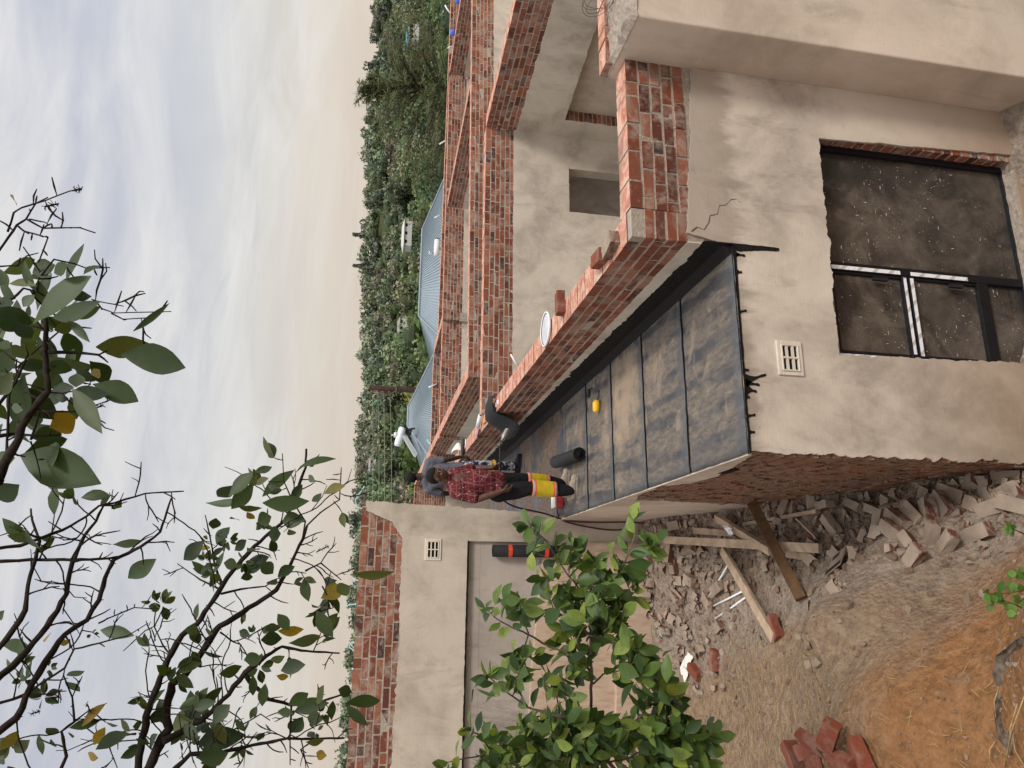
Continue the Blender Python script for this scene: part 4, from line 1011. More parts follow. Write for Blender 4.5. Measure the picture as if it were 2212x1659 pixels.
G2 = [((215,440),(540,110),170),((340,400),(620,285),110),((620,590),(965,570),140),((780,640),(1190,725),170),((860,490),(1095,310),40),((240,650),(630,750),70),((160,760),(90,1110),150),((130,1290),(630,1470),230),
 ((-80,1370),(100,1310),130),((-80,1540),(115,1490),140),((470,860),(660,1150),110),((600,830),(890,940),130),((480,870),(690,900),90),((200,1180),(400,1150),120),((210,110),(360,60),130),((100,420),(200,540),100),((440,420),(580,560),55),((80,650),(170,600),110),
 ((350,110),(430,50),80),((540,120),(650,40),80),((160,30),(220,230),55),((0,200),(80,280),90),((150,330),(220,250),80),((30,800),(60,640),90),((0,900),(60,760),90),((300,700),(470,740),90),((580,680),(700,820),110),((330,880),(480,850),90),((60,180),(230,190),50),((-60,340),(200,445),160),((420,230),(600,260),80),((180,400),(180,320),40),((90,300),(-40,340),90),((500,760),(490,850),90),((350,480),(480,450),70),((70,600),(0,560),60),((150,1000),(80,980),60)]
G2b = [((1480,1560),(1630,1400),95),((1650,1400),(1760,1370),50),((1700,1560),(1900,1390),70),((1940,1370),(2170,1300),50),((1410,1560),(1500,1500),90),((1330,1600),(1600,1580),50),((1500,1640),(1640,1480),95),((1700,1600),(2000,1590),95),((1650,1480),(1740,1440),50),((1540,1620),(1700,1640),60),((1880,1600),(1960,1480),60),((2020,1590),(2080,1540),40),((2000,1420),(2040,1460),40),((1620,1500),(1660,1420),45)]
G3 = [((1190,310),(1310,190),100),((830,430),(1005,310),100),((730,210),(905,195),50),((650,765),(860,800),75),((1260,700),(1270,600),45),((1290,1370),(1220,1165),130),((1100,1420),(1290,1300),115),((1380,1380),(1480,1250),90),((980,1370),(1060,1280),80),((620,1540),(840,1430),80),
 ((430,1060),(550,1030),50),((420,1100),(520,1160),60),((780,1340),(845,1420),55),((1280,1500),(1590,1450),130),((1270,1590),(1480,1560),120),((100,1560),(190,1480),80),((20,870),(180,890),90),((1550,770),(1620,800),50),((1690,830),(1830,820),80),((1870,850),(2080,820),95),((2050,640),(2160,810),85),((1800,660),(1870,770),70),
 ((1420,1050),(1570,1000),80),((1580,960),(1690,950),80),((1750,960),(1840,940),50),((1820,1030),(1975,990),85),((1700,1260),(1720,1110),60),((1870,1250),(2000,1170),80),((1910,1290),(2120,1240),90),((1990,1330),(2090,1350),80),((1890,1430),(1960,1330),80),((1980,1490),(2100,1480),60),((1640,1190),(1640,1060),50),((2050,1250),(2080,1130),60),((1800,1290),(1900,1310),50),((2150,1350),(2160,1230),50),
 ((1400,200),(1480,90),95),((1520,250),(1600,180),60),((1560,380),(1740,290),105),((1690,330),(1770,400),80),((1740,150),(1820,140),90),((1830,60),(1960,50),95),((1670,60),(1760,30),90),((1360,400),(1420,450),60),((1560,430),(1640,420),55),((1800,420),(1910,350),65),((1500,30),(1540,60),60),((1380,110),(1400,40),70),((1350,260),(1420,320),70),((1450,330),(1540,350),70),((1600,230),(1680,250),80),((1870,110),(1900,160),50),((1760,170),(1790,260),50),((1740,470),(1790,440),60),
 ((860,1390),(920,1370),60),((1370,1310),(1290,1290),60),((1300,780),(1200,760),60),((1000,1480),(970,1540),50),((250,1440),(270,1580),50),((300,1400),(380,1440),60),((440,1430),(470,1460),40),((330,1470),(360,1530),40),((0,700),(20,640),50),((1330,760),(1380,790),50)]
G6 = [((70,400),(345,385),70),((-30,520),(60,480),90),((20,1240),(255,1220),85),((30,1250),(170,1390),85),((-20,1150),(70,1170),70)]
m = MB()
for a,b,w_ in G2: pxl(m, z2, a, b, w_, LR.uniform(1.68,1.85), LR)
for a,b,w_ in G2b: pxl(m, z2, a, b, w_, LR.uniform(2.8,3.0), LR, .6)
for a,b,w_ in G3: pxl(m, z3, a, b, w_, LR.uniform(2.5,3.0), LR, .6)
for a,b,w_ in G6: pxl(m, z6, a, b, w_, 2.9, LR, .5)
for (cx,cy,nL,L0,D) in ((1050,600,12,90,2.9),(990,580,6,70,2.9),(280,1200,12,110,2.5),(150,1090,7,80,2.5),(1330,320,8,70,2.9),(1650,790,6,60,2.9),(600,790,5,40,2.5),(1680,1010,10,90,2.95),(1880,1340,10,80,2.95),(2100,1300,9,80,2.95),(320,1010,5,60,2.5),(40,1640,5,80,2.4),(1480,180,10,90,2.95),(1720,60,8,80,2.95),(1580,320,9,90,2.95),(2050,1420,6,70,2.95),(1300,1440,8,100,2.85),(1370,1600,8,100,2.85)):
    for i in range(nL):
        a = LR.uniform(0,2*pi); L = L0*LR.uniform(.7,1.2); pxl(m, z3, (cx+12*cos(a),cy+12*sin(a)), (cx+L*cos(a),cy+L*sin(a)), L*LR.uniform(.35,.5), D, LR, .9)
for (P,s) in LPTS:
    if (P-CAM).length > 2.3 and noise.noise(P*2.6) > .04 and LR.random() < .55:
        for _ in range(LR.choice((1,2,2,3))):
            d = (s+rndv(LR)*.8).normalized(); L = LR.uniform(.04,.10); leaf(m, P, P+d*L, L*LR.uniform(.38,.5), -CF+rndv(LR)*.9, LR.uniform(0,.2), LR.uniform(.1,.4), 0, LR)
for _ in range(85):                              # thick leaf mass of the nearest branch
    x = LR.uniform(-60,620); y = LR.uniform(0,1330)
    if x > 560-.28*abs(y-560) or noise.noise(V((x*.006,y*.006,7))) < -.15: continue
    P = atD(*z2(x,y), LR.uniform(1.82,2.05)); d = (CR*LR.uniform(-.2,1)+CD*LR.uniform(-.4,.8)+rndv(LR)*.6).normalized(); L = LR.uniform(.05,.115)
    leaf(m, P, P+d*L, L*LR.uniform(.40,.52), -CF+rndv(LR)*.8, LR.uniform(0,.2), LR.uniform(.1,.4), LR.choice((0,0,1)), LR)
def outside(P):
    q = P-CAM; zf_ = q.dot(CF)
    if zf_ < .05: return True
    U = 829.5+FOC*q.dot(CR)/zf_; Vv = 1106+FOC*q.dot(CD)/zf_
    return U < -330 or Vv < -330
k = 0
while k < 2600:                                  # unseen crown leaves added for their shade, left of and above the photographer
    P = V((-3.2,-2.2,3.4)) + V((LR.gauss(0,1.5),LR.gauss(0,1.6),LR.gauss(0,.9)))
    if not outside(P) or P.z < 1.7 or (P-CAM).length < 1.5: continue
    d = rndv(LR); L = LR.uniform(.09,.17); leaf(m, P, P+d*L, L*LR.uniform(.4,.5), rndv(LR), .1, .2, 0, LR); k += 1
m.build('crown', M_LEAFT, tree, True)
m = MB()
for zf,a,b,w_,D in ((z2,(320,1110),(490,1050),150,1.82),(z3,(610,1510),(680,1400),60,2.6),(z3,(530,1390),(690,1240),55,2.6),(z3,(0,1540),(120,1420),70,2.4),(z3,(2080,560),(2230,490),95,2.9),(z3,(1800,770),(1970,760),60,2.9),(z2,(2100,1540),(2240,1490),60,2.9),(z3,(2050,1560),(2120,1580),55,2.9),(z3,(1600,0),(1650,50),45,2.9),(z3,(1310,250),(1330,220),60,2.9),(z3,(330,780),(290,840),60,2.5),(z3,(380,830),(450,850),60,2.5),(z3,(1340,150),(1330,180),30,2.9),(z3,(570,1560),(620,1600),50,2.6),(z3,(1790,1060),(1870,1070),40,2.9),(z1,(110,1320),(70,1270),60,1.8),(z2,(590,770),(640,740),60,1.8)):
    pxl(m, zf, a, b, w_, D, LR, .5)
m.build('yellowed_leaves', M_LEAFY, tree, True)

# ------------------------------------------------------------------ guava shrub
GR = random.Random(52)
shrub = empty('leafy_shrub', (-3.3,-.6,-.45), 'bushy green shrub with glossy oval leaves in front of the left wing', 'shrub')
m = MB(); lv = MB()
SB = [(3.7,3.7,12,9,[(1590,1720),(1610,1500),(1620,1290),(1620,1030),(1615,800),(1660,680),(1740,620)]),(3.7,3.6,9,4,[(1610,1030),(1540,960),(1440,900),(1340,870),(1210,790),(1110,750),(1000,690),(940,630)]),
 (3.7,3.8,6,3,[(1600,1000),(1560,920),(1500,850),(1470,760)]),(3.7,3.6,7,3,[(1630,1110),(1700,1050),(1830,1020),(1900,960)]),(3.7,3.55,8,3,[(1640,700),(1600,560),(1480,420),(1400,300),(1330,190),(1220,90)]),
 (3.7,3.6,7,3,[(1680,640),(1760,450),(1840,330),(1900,150),(1890,60)]),(3.6,3.5,9,4,[(1560,1420),(1420,1330),(1200,1260),(1050,1150),(960,1070)]),(3.6,3.5,7,3,[(1200,1260),(1130,1120),(1150,1040)]),
 (3.7,3.6,6,3,[(1210,790),(1180,900),(1120,930)]),(3.7,3.6,6,3,[(1210,790),(1170,660),(1160,600)]),(3.7,3.6,6,3,[(1480,420),(1560,330),(1500,220)]),(3.7,3.65,6,3,[(1615,800),(1500,700),(1380,640),(1350,560)]),
 (3.7,3.65,6,3,[(1740,620),(1830,560),(1880,480)]),(3.6,3.6,6,3,[(1615,800),(1700,820),(1790,780)]),(3.6,3.6,9,4,[(1600,1600),(1300,1560),(1050,1500),(880,1440),(850,1420)]),(3.55,3.5,7,4,[(1050,1500),(900,1580),(700,1620)]),
 (3.6,3.6,8,4,[(1610,1500),(1800,1450),(1960,1300),(2000,1130)]),(3.6,3.6,7,4,[(1800,1450),(2000,1400),(2130,1330)]),(3.6,3.6,8,4,[(1600,1640),(1850,1600),(2150,1560)]),(3.6,3.6,7,3,[(1420,1330),(1400,1200),(1450,1080)]),(3.6,3.6,7,3,[(1900,1050),(1950,960),(1900,890)]),
 (3.6,3.6,7,3,[(1600,1560),(1450,1480),(1350,1400)]),(3.65,3.6,6,3,[(1590,560),(1660,420),(1640,330)]),(3.65,3.6,6,3,[(1840,330),(1940,300),(1990,240)]),(3.6,3.55,7,3,[(1300,1560),(1200,1620),(1000,1640)]),(3.55,3.5,7,3,[(1850,1600),(2000,1520),(2200,1480)])]
def gleaf(P, s, rng, size=1):
    L = rng.uniform(.075,.122)*size; out = (s + rndv(rng)*.45 + V((0,-.15,-.12))).normalized()
    B = P + out*.008; nn = V((0,-.35,1)) + rndv(rng)*.55
    leaf(lv, B, B+out*L, L*rng.uniform(.46,.60), nn, rng.uniform(.02,.28), rng.uniform(.15,.45), rng.choice((0,0,1)), rng)
for D0,D1,r0,r1,pts in SB:
    k = len(pts); P = []; Rd = []
    for i,(x,y) in enumerate(pts):
        t = i/(k-1); D = D0+(D1-D0)*t; P.append(atD(*z6(x,y),D+.05*sin(i*1.7+r0))); Rd.append((r0+(r1-r0)*t)/3*D/FOC)
    Q=[]; Rq=[]
    for i in range(k-1):
        n_ = max(2,int((P[i+1]-P[i]).length/.03))
        for j in range(n_): Q.append(P[i].lerp(P[i+1],j/n_)+rndv(GR)*.003); Rq.append(Rd[i]+(Rd[i+1]-Rd[i])*j/n_)
    Q.append(P[-1]); Rq.append(Rd[-1]); m.tube(Q,Rq,6)
    L = len(Q)
    bare = r0 >= 12
    for i in range(2, L):
        if bare and pts[0][1] > 1600 and 4 < i < L-12: continue
        if GR.random() < (.62 if r0 < 9 else .5):
            d = (Q[i]-Q[max(0,i-1)]).normalized(); s = d.cross(rndv(GR)).normalized()
            gleaf(Q[i], s+d*.4, GR); gleaf(Q[i], -s+d*.4, GR)
            if GR.random() < .45:
                q = Q[i] + (s+d*.5+rndv(GR)*.4).normalized()*GR.uniform(.04,.10); m.tube([Q[i],q],[.002,.0014],4)
                for _ in range(3): gleaf(q, rndv(GR), GR, .9)
    for _ in range(4): gleaf(Q[-1], (Q[-1]-Q[-2]).normalized()+rndv(GR)*.6, GR, .85)
# dense lower mass
REG = [(1150,1360,2150,1659,180),(900,1480,1600,1700,115),(1950,1400,2400,1690,110),(1300,900,1540,1300,22),(1900,1060,2150,1300,40),(1280,420,1780,800,52),(1560,380,1800,700,26),(1660,660,1860,940,14)]
for x0,y0,x1,y1,nn_ in REG:
    for _ in range(nn_):
        x = GR.uniform(x0,x1); y = GR.uniform(y0,y1)
        if noise.noise(V((x*.006,y*.006,2))) < -.12: continue
        P = atD(*z6(x,y), GR.uniform(3.35,4.0)); d = rndv(GR)
        if GR.random() < .5: m.tube([P-d*.05,P],[.002,.0015],4)
        for _k in range(GR.choice((1,2,2,3))): gleaf(P, rndv(GR), GR)
m.tube([V((-3.3,-.6,-.6)),V((-3.1,-.5,-.1)),atD(*z6(1600,1690),3.65)],[.03,.024,.012],8)
m.tube([V((-3.1,-.5,-.1)),atD(*z6(1560,1420),3.6)],[.02,.008],8)
m.build('stem', M_BARKG, shrub, True); lv.build('foliage', M_LEAFG, shrub, True)

# ------------------------------------------------------------------ seedlings at the near right
def seedling(stems, D, label, nl=6, sz=.05):
    base = atD(*z9(*stems[0][0]), D); g = gz(base.x, base.y)
    r = empty('seedling', (base.x,base.y,min(g,base.z)), label, 'seedling'); st = MB(); lf = MB()
    for pts in stems:
        P = [atD(*z9(*p), D) for p in pts]; st.tube(P, [.0035]+[.0022]*(len(P)-1), 6)
        for i in range(len(P)-1):
            for j in range(nl):
                q = P[i].lerp(P[i+1], (j+.5)/nl); s = (rndv(GR)+V((0,0,.3))).normalized()
                if GR.random() < .75: leaf(lf, q, q+s*GR.uniform(.6,1.1)*sz, sz*GR.uniform(.45,.6), V((0,-.6,.8))+rndv(GR)*.6, .1, .2, 1, GR)
    if base.z > g: st.tube([V((base.x,base.y,g-.01)), base], .003, 6)
    st.build('stem', simple('red_stem',(.16,.05,.03),.7), r, True); lf.build('leaves', M_LEAFS, r, True)
seedling([[(2260,500),(2120,525),(1970,530),(1930,490)],[(2260,500),(2200,380),(2130,370)],[(2212,560),(2140,620),(2090,660)],[(2200,620),(2050,560),(2000,610)]], 3.05, 'green seedling with heart-shaped leaves at the near edge of the red soil', 5, .055)
seedling([[(2230,150),(2140,110),(2080,60)],[(2140,110),(2110,140)]], 3.4, 'small bright seedling sprouting among the bricks by the wall foot', 4, .045)
# ------------------------------------------------------------------ wooded hillside
FR = random.Random(61)
def col_layer(me, cols):
    a = me.color_attributes.new('Col', 'FLOAT_COLOR', 'CORNER'); buf = []
    for p, c in zip(me.polygons, cols):
        for _ in range(p.loop_total): buf += [c[0],c[1],c[2],1]
    a.data.foreach_set('color', buf)
GREENS = [(.045,.085,.026),(.065,.115,.030),(.095,.150,.038),(.125,.175,.050),(.055,.085,.040),(.105,.115,.055),(.16,.145,.085),(.030,.060,.026),(.075,.130,.034),(.150,.170,.060)]
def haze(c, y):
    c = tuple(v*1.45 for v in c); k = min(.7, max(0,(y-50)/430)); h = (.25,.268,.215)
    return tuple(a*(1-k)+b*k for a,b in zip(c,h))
class Leaves(MB):
    def __init__(s): super().__init__(); s.cols = []
    def clump(s, c, r, n, col, size, rng, flat=.8):
        c = V(c)
        for _ in range(n):
            d = rndv(rng); rr = rng.uniform(.55,1.05); p = c + V((d.x*r[0],d.y*r[1],d.z*r[2]))*rr
            nn = (d + rndv(rng)*.8).normalized(); u = nn.orthogonal().normalized(); v = nn.cross(u); a = rng.uniform(0,pi)
            u, v = u*cos(a)+v*sin(a), v*cos(a)-u*sin(a); sz = size*rng.uniform(.6,1.4)
            s.add([p-u*sz-v*sz*.6, p+u*sz*.9-v*sz*.4, p+u*sz*.3+v*sz*.9], [(0,1,2)])
            sh = .45+.85*max(0,min(1,(d.z+.5)/1.3))+rng.uniform(-.12,.12); s.cols.append(tuple(q*sh for q in col))  # sunlit tops and shaded undersides put into the leaf colours
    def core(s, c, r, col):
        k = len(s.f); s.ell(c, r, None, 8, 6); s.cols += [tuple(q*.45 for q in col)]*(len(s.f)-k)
    def fin(s, name, parent=None, org=None):
        o = s.build(name, M_FOREST, parent, org=org); col_layer(o.data, s.cols); return o
def far_tree(lv, x, y, z, h, w, col, dens, rng):
    size = max(.22, .0026*y)
    lv.core((x,y,z+h*.46), (w*.27,w*.27,h*.28), col)
    for _ in range(rng.choice((4,5,6))):
        a = rng.uniform(0,2*pi); q = rng.uniform(.1,.34)*w; zc_ = z+h*rng.uniform(.4,.8)
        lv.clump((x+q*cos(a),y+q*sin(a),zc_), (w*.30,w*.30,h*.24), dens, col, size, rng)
lv = Leaves(); k = 0
while k < 1500:
    y = 62 + 300*FR.random()**.85; az = FR.uniform(-.62,1.25); x = CAM.x + az*(y+4.4)
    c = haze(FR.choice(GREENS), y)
    if noise.noise(V((x*.03,y*.03,4))) > .35: c = haze((.17,.13,.085), y)
    h = FR.uniform(4,9.5); w_ = FR.uniform(5,12)
    if y < 100: h *= .8
    far_tree(lv, x, y, hz_(x,y)-.6, h, w_, c, 20, FR); k += 1
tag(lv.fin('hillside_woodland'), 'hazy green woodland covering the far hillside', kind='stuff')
def one_tree(label, x, y, h, w, col, n, kind='round', group=None, zoff=0, cl=9, sz=.32):
    z = hz_(x,y)+zoff; r = empty('conifer' if kind == 'cone' else 'broadleaf_tree', (x,y,z), label, 'tree', group)
    t_ = MB(); t_.tube([V((x,y,z-.3)),V((x+.1,y,z+h*.5)),V((x,y,z+h*.92))],[h*.028,h*.018,h*.005],7)
    lv = Leaves()
    if kind == 'cone':
        for i in range(9):
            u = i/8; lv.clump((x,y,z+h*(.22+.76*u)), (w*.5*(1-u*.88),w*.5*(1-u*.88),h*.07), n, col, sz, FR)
    else:
        lv.core((x,y,z+h*.58),(w*.3,w*.3,h*.25),col)
        for i in range(cl):
            a = FR.uniform(0,2*pi); q = FR.uniform(.1,.36)*w; zz = z+h*FR.uniform(.38,.86)
            t_.tube([V((x,y,z+h*.35)),V((x+q*cos(a),y+q*sin(a),zz))],[h*.012,h*.004],5)
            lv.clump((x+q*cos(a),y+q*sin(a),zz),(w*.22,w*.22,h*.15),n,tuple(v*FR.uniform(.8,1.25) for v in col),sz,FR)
    t_.build('trunk', M_BARK, r, True); lv.fin('crown', r)
def at_px(x, y, Y): return onY(x, y, Y)
p = at_px(860,880,62); one_tree('yellowish green bushy tree behind the utility pole', p.x, 62, 9.5, 9, (.135,.125,.045), 95, zoff=0)
p = at_px(868,660,75); one_tree('bright green dense tree just above the longer roof ridge', p.x, 75, 10, 10, (.070,.125,.028), 95)
p = at_px(870,1000,66); one_tree('dense mid green tree behind the solar water heater', p.x, 66, 10, 11, (.060,.115,.025), 95)
for i,(px,lb) in enumerate(((508,'dark pointed conifer on the crest above the longer metal roof'),(575,'dark pointed conifer standing highest on the middle of the crest'))):
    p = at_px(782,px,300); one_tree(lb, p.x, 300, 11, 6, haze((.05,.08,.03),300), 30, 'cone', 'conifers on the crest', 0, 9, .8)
for (px,pyy,lb) in ((862,420,'olive bare-looking tree on the slope above the long white roof'),(815,860,'tall round tree on the crest left of the pole'),(775,1010,'round light green tree low on the left part of the crest')):
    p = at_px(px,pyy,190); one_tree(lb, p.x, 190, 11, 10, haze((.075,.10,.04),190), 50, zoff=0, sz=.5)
# feathery tree right of the roofs
FX = onY(900,190,46).x; fz = hz_(FX,46)
ft = empty('feathery_tree', (FX,46,fz), 'dark olive feathery tree with drooping sprays rising above the far brick walls', 'tree')
t_ = MB(); lv = Leaves(); top = 4.6
for i in range(150):
    a = FR.uniform(0,2*pi); u = FR.random()**1.2; zz = -3.2+ (top+2.2)*u; out = (7.4*(1-u**3)+.8)*FR.uniform(.4,1.1)
    b = V((FX+FR.uniform(-.3,.3),46,zz-1.0)); tip = V((FX+out*cos(a),46+out*.8*sin(a),zz+FR.uniform(.2,1.3)*(1.2 if u>.6 else .8)))
    if u > .8: tip = V((FX-.9+FR.uniform(-1.1,1.1),46+FR.uniform(-.6,.6),zz+1.0+FR.uniform(0,.6)))
    mid = b.lerp(tip,.55)+V((0,0,.5)); t_.tube([b,mid,tip],[.05,.03,.010],5)
    for _ in range(60):
        w1 = FR.random()**.7; p = b.lerp(mid,w1/.55) if w1 < .55 else mid.lerp(tip,(w1-.55)/.45)
        d = (rndv(FR)*.8+V((cos(a)*.4,sin(a)*.4,.12))).normalized(); L = FR.uniform(.25,.75); col = FR.choice([(.105,.125,.050),(.135,.145,.065),(.075,.092,.042),(.165,.160,.085)])
        s_ = d.orthogonal().normalized()*.035; q = p + d*L + V((0,0,-.10*L))
        lv.add([p-s_,p+s_,p+d*L*.5+s_*.9,q],[(0,1,2),(0,2,3)]); lv.cols += [col]*2
        for _k in range(2):
            d2 = (d+rndv(FR)*.9).normalized(); q2 = p+d*L*.4; lv.add([q2-s_*.8,q2+s_*.8,q2+d2*L*.5],[(0,1,2)]); lv.cols.append(col)
t_.tube([V((FX,46,fz-.2)),V((FX+.2,46,-3)),V((FX-.1,46,0)),V((FX-.8,46,3.6))],[.30,.22,.13,.03],8)
t_.build('trunk', M_BARKG, ft, True); lv.fin('crown', ft)

# ------------------------------------------------------------------ houses on the hillside
def far_house(px, py, Y, w, d, h, mw, mr, label, rh=1.5, win=3):
    w *= .55; d *= .55; h *= .36; rh *= .5
    p = onY(px, py, Y); r = empty('hillside_house', (p.x,Y,p.z-h), label, 'house', 'houses on the far hillside')
    m = MB(); m.box((p.x-w/2,Y-d/2,p.z-h-.8),(p.x+w/2,Y+d/2,p.z)); m.build('wall', mw, r)
    m = MB(); x0,x1,y0,y1,z0 = p.x-w/2-.4,p.x+w/2+.4,Y-d/2-.4,Y+d/2+.4,p.z
    m.add([(x0,y0,z0),(x1,y0,z0),(x1,y1,z0),(x0,y1,z0),(x0+d*.3,Y,z0+rh),(x1-d*.3,Y,z0+rh)],[(0,1,5,4),(1,2,5),(2,3,4,5),(3,0,4),(3,2,1,0)]); m.build('roof', mr, r)
    for i in range(win):
        xx = p.x-w/2+w*(i+.5)/win; m = MB(); m.box((xx-.35,Y-d/2-.06,p.z-h*.75),(xx+.35,Y-d/2+.05,p.z-h*.25)); m.build('window', M_DARK, r)
far_house(872,510,150,11,6,2.6,M_WALLW,M_WALLW,'long low white house on the hillside above the metal roofs',1.0)
far_house(884,78,112,6,5,2.4,M_WALLW,M_ROOFT,'small house with a teal roof glimpsed through the feathery tree',1.2)
far_house(863,705,170,6,5,2.5,M_WALLW,M_ROOFD,'little white house among trees right of the pole',1.2,2)
far_house(800,1005,240,7,5,2.6,M_WALLW,M_ROOFD,'pale house on the slope left of the pole wires',1.2,2)

# ------------------------------------------------------------------ neighbour's metal-roofed house
def rib_plane(mb, a, b, c, d, n):        # eaves a-b, ridge d-c, ribs run up the slope
    for i in range(n+1):
        t = i/n; p0 = a.lerp(b,t); p1 = d.lerp(c,t); nn = (b-a).cross(d-a).normalized(); s = (b-a).normalized()*.022
        if (p1-p0).length < .3: continue
        mb.add([p0-s,p0+s,p0+s*.6+nn*.045,p0-s*.6+nn*.045,p1-s,p1+s,p1+s*.6+nn*.045,p1-s*.6+nn*.045],[(0,3,7,4),(3,2,6,7),(2,1,5,6),(0,1,2,3)])
nh = empty('metal_roofed_house', (12,40,-4.6), 'house with grey blue ribbed metal hip roofs beyond the brick walls', 'house')
def roof(Yr, pix, n, name):
    e0,r0,r1,e1 = pix; R0 = onY(*r0,Yr); R1 = onY(*r1,Yr); zr = (R0.z+R1.z)/2; R0.z = R1.z = zr
    A = onY(*e0,Yr-3.4); B = onY(*e1,Yr-3.4); ze = zr-1.75; k = R0.x-R1.x
    A = V((R0.x+3.6,Yr-4.6,ze)); B = V((R1.x-3.6,Yr-4.6,ze)); A2 = V((A.x,Yr+4.6,ze)); B2 = V((B.x,Yr+4.6,ze))
    m = MB(); m.add([B,A,R0,R1,B2,A2],[(0,1,2,3),(1,5,2),(5,4,3,2),(4,0,3)]); rib_plane(m, B, A, R0, R1, 46); rib_plane(m, A, A2, R0, R0, 16); rib_plane(m, B2, B, R1, R1, 16)
    m.build('roof', M_ROOF, nh)
    m = MB(); m.tube([R0+V((0,0,.06)),R1+V((0,0,.06))],.07,6); 
    for q in ((R0,A),(R1,B)): m.tube([q[0]+V((0,0,.05)),q[1]+V((0,0,.05))],.06,6)
    m.build('ridge_cap', M_ROOF, nh)
    m = MB(); m.box((B.x+.5,Yr-4,-8),(A.x-.5,Yr+4,ze-.05)); m.build('wall', M_WALLW, nh)
    return R0, R1, A, B
roof(42,(z4(640,1190),z4(525,1480),z5(515,390),z5(610,520)),46,'a')
R0,R1,A,B = roof(36,(z5(570,640),z5(440,970),z5(440,1100),z5(520,1340)),36,'b')
# solar water heater on the nearer roof
S0 = onY(*zb(745,900),34.5); S1 = onY(*zb(720,985),34.5); hs = empty('solar_water_heater', onY(*zb(860,950),34.5), 'white solar water heater with a black-ended tank on the nearer metal roof', 'water heater')
m = MB(); dd = (S1-S0).normalized(); m.tube([S0-dd*.15,S0,S1+dd*.35,S1+dd*.5],[.16,.19,.19,.15],18); m.build('tank', M_COLLECT, hs, True)
m = MB(); m.tube([S0-dd*.19,S0-dd*.14],[.185,.192],18); m.build('tank_end', M_BLACKP, hs, True)
c0 = onY(*zb(745,950),34.3); c1 = onY(*zb(770,1000),34.9); c2 = onY(*zb(915,1180),34.9); c3 = onY(*zb(890,1230),34.3)
u_ = (c2-c1); 
q = [onY(*zb(760,925),34.6), onY(*zb(745,985),34.2), onY(*zb(890,1225),33.4), onY(*zb(912,1180),33.8)]
m = MB(); m.add(q+[p+V((0,.06,-.10)) for p in q],[(0,1,2,3),(7,6,5,4),(0,4,5,1),(1,5,6,2),(2,6,7,3),(3,7,4,0)]); m.build('collector_panel', M_COLLECT, hs)
m = MB()
for a,b in (((790,900),(905,880)),((800,930),(870,880)),((800,935),(830,980)),((830,980),(905,1200)),((860,890),(845,960))): m.tube([onY(*zb(*a),34.6),onY(*zb(*b),34.5)],.05,6)
m.build('support_frame', M_BLACKP, hs)
m = MB(); P = onY(*zb(690,960),34.5); m.tube([P,onY(*zb(650,960),34.5)],.14,10); m.tube([onY(*zb(655,960),34.5),onY(*zb(615,965),34.5)],.03,6); m.build('header_pot', M_WHITE, hs, True)
# ------------------------------------------------------------------ utility pole with its wires
PT = onY(*zb(350,385),38); PB = onY(*zb(1105,430),38); dp = (PB-PT).normalized()
pole = empty('utility_pole', PT+dp*11, 'dark timber utility pole carrying four wires above the metal roofs', 'pole')
m = MB(); m.tube([PT,PB,PT+dp*11],[.14,.19,.24],12); m.build('pole_shaft', M_POLE, pole, True)
for i,(wx,ex) in enumerate(((385,365),(455,440),(522,508),(598,593))):
    a = onY(*zb(wx,440),38); b = onY(*zb(ex,1659),30); b = a+(b-a)*1.9; mid = a.lerp(b,.5)+V((0,0,-.12))
    q = PT+dp*((a-PT).dot(dp)); m = MB(); m.tube([q,a],.035,6); m.ell(a,(.07,.07,.09)); m.build('insulator', simple('brown_insulator',(.20,.03,.03),.4), pole, True)
    m = MB(); m.tube([a.lerp(b,t)+V((0,0,-.35*4*t*(1-t)*.3)) for t in [j/10 for j in range(11)]],.014,5); m.build('wire', M_CABLE, pole, True)
m = MB(); pts = [onY(*zb(*p),37.8) for p in ((450,440),(465,490),(520,490),(600,470),(680,420),(670,350),(620,330),(590,360),(640,395))]; m.tube(pts,.02,5); m.tube([onY(*zb(390,440),37.8),onY(*zb(520,460),37.8),onY(*zb(600,450),37.8)],.018,5); m.build('jumper_cable', M_CABLE, pole, True)
# ------------------------------------------------------------------ things on the walls and on the roof
TR = random.Random(71)
# bucket lid
lid = empty('bucket_lid', (1.66,2.44,.745), 'round white bucket lid lying on the brick parapet', 'lid')
m = MB(); m.lathe([(0,.0),(.165,.0),(.178,.006),(.180,.020),(.176,.028),(.168,.028),(.164,.022)],(1.66,2.44,.745),40); m.build('rim', M_WHITE, lid, True)
m = MB(); m.lathe([(.164,.021),(.158,.016),(.150,.018),(0,.018)],(1.66,2.44,.7455),40); m.build('disc', M_LID, lid, True)
m = MB(); m.lathe([(.1645,.0225),(.161,.0225),(.158,.0175),(.160,.0172)],(1.66,2.44,.7457),40); m.build('groove', M_BLACKP, lid, True)
put_brick(REDW[0], V((1.69,1.80,.778)), V((1,.05,0)), 0, 0, 'single red brick lying across the parapet near the white lid')
put_brick(DUSTW[2], V((1.585,.36,.772)), V((-.2,1,0)), 0, .04, 'whole brick set loosely on the parapet near its front corner')
put_brick(REDW[2], V((1.60,.62,.776)), V((.1,1,0)), 0, .02, 'second loose brick on the parapet, just behind the corner one')
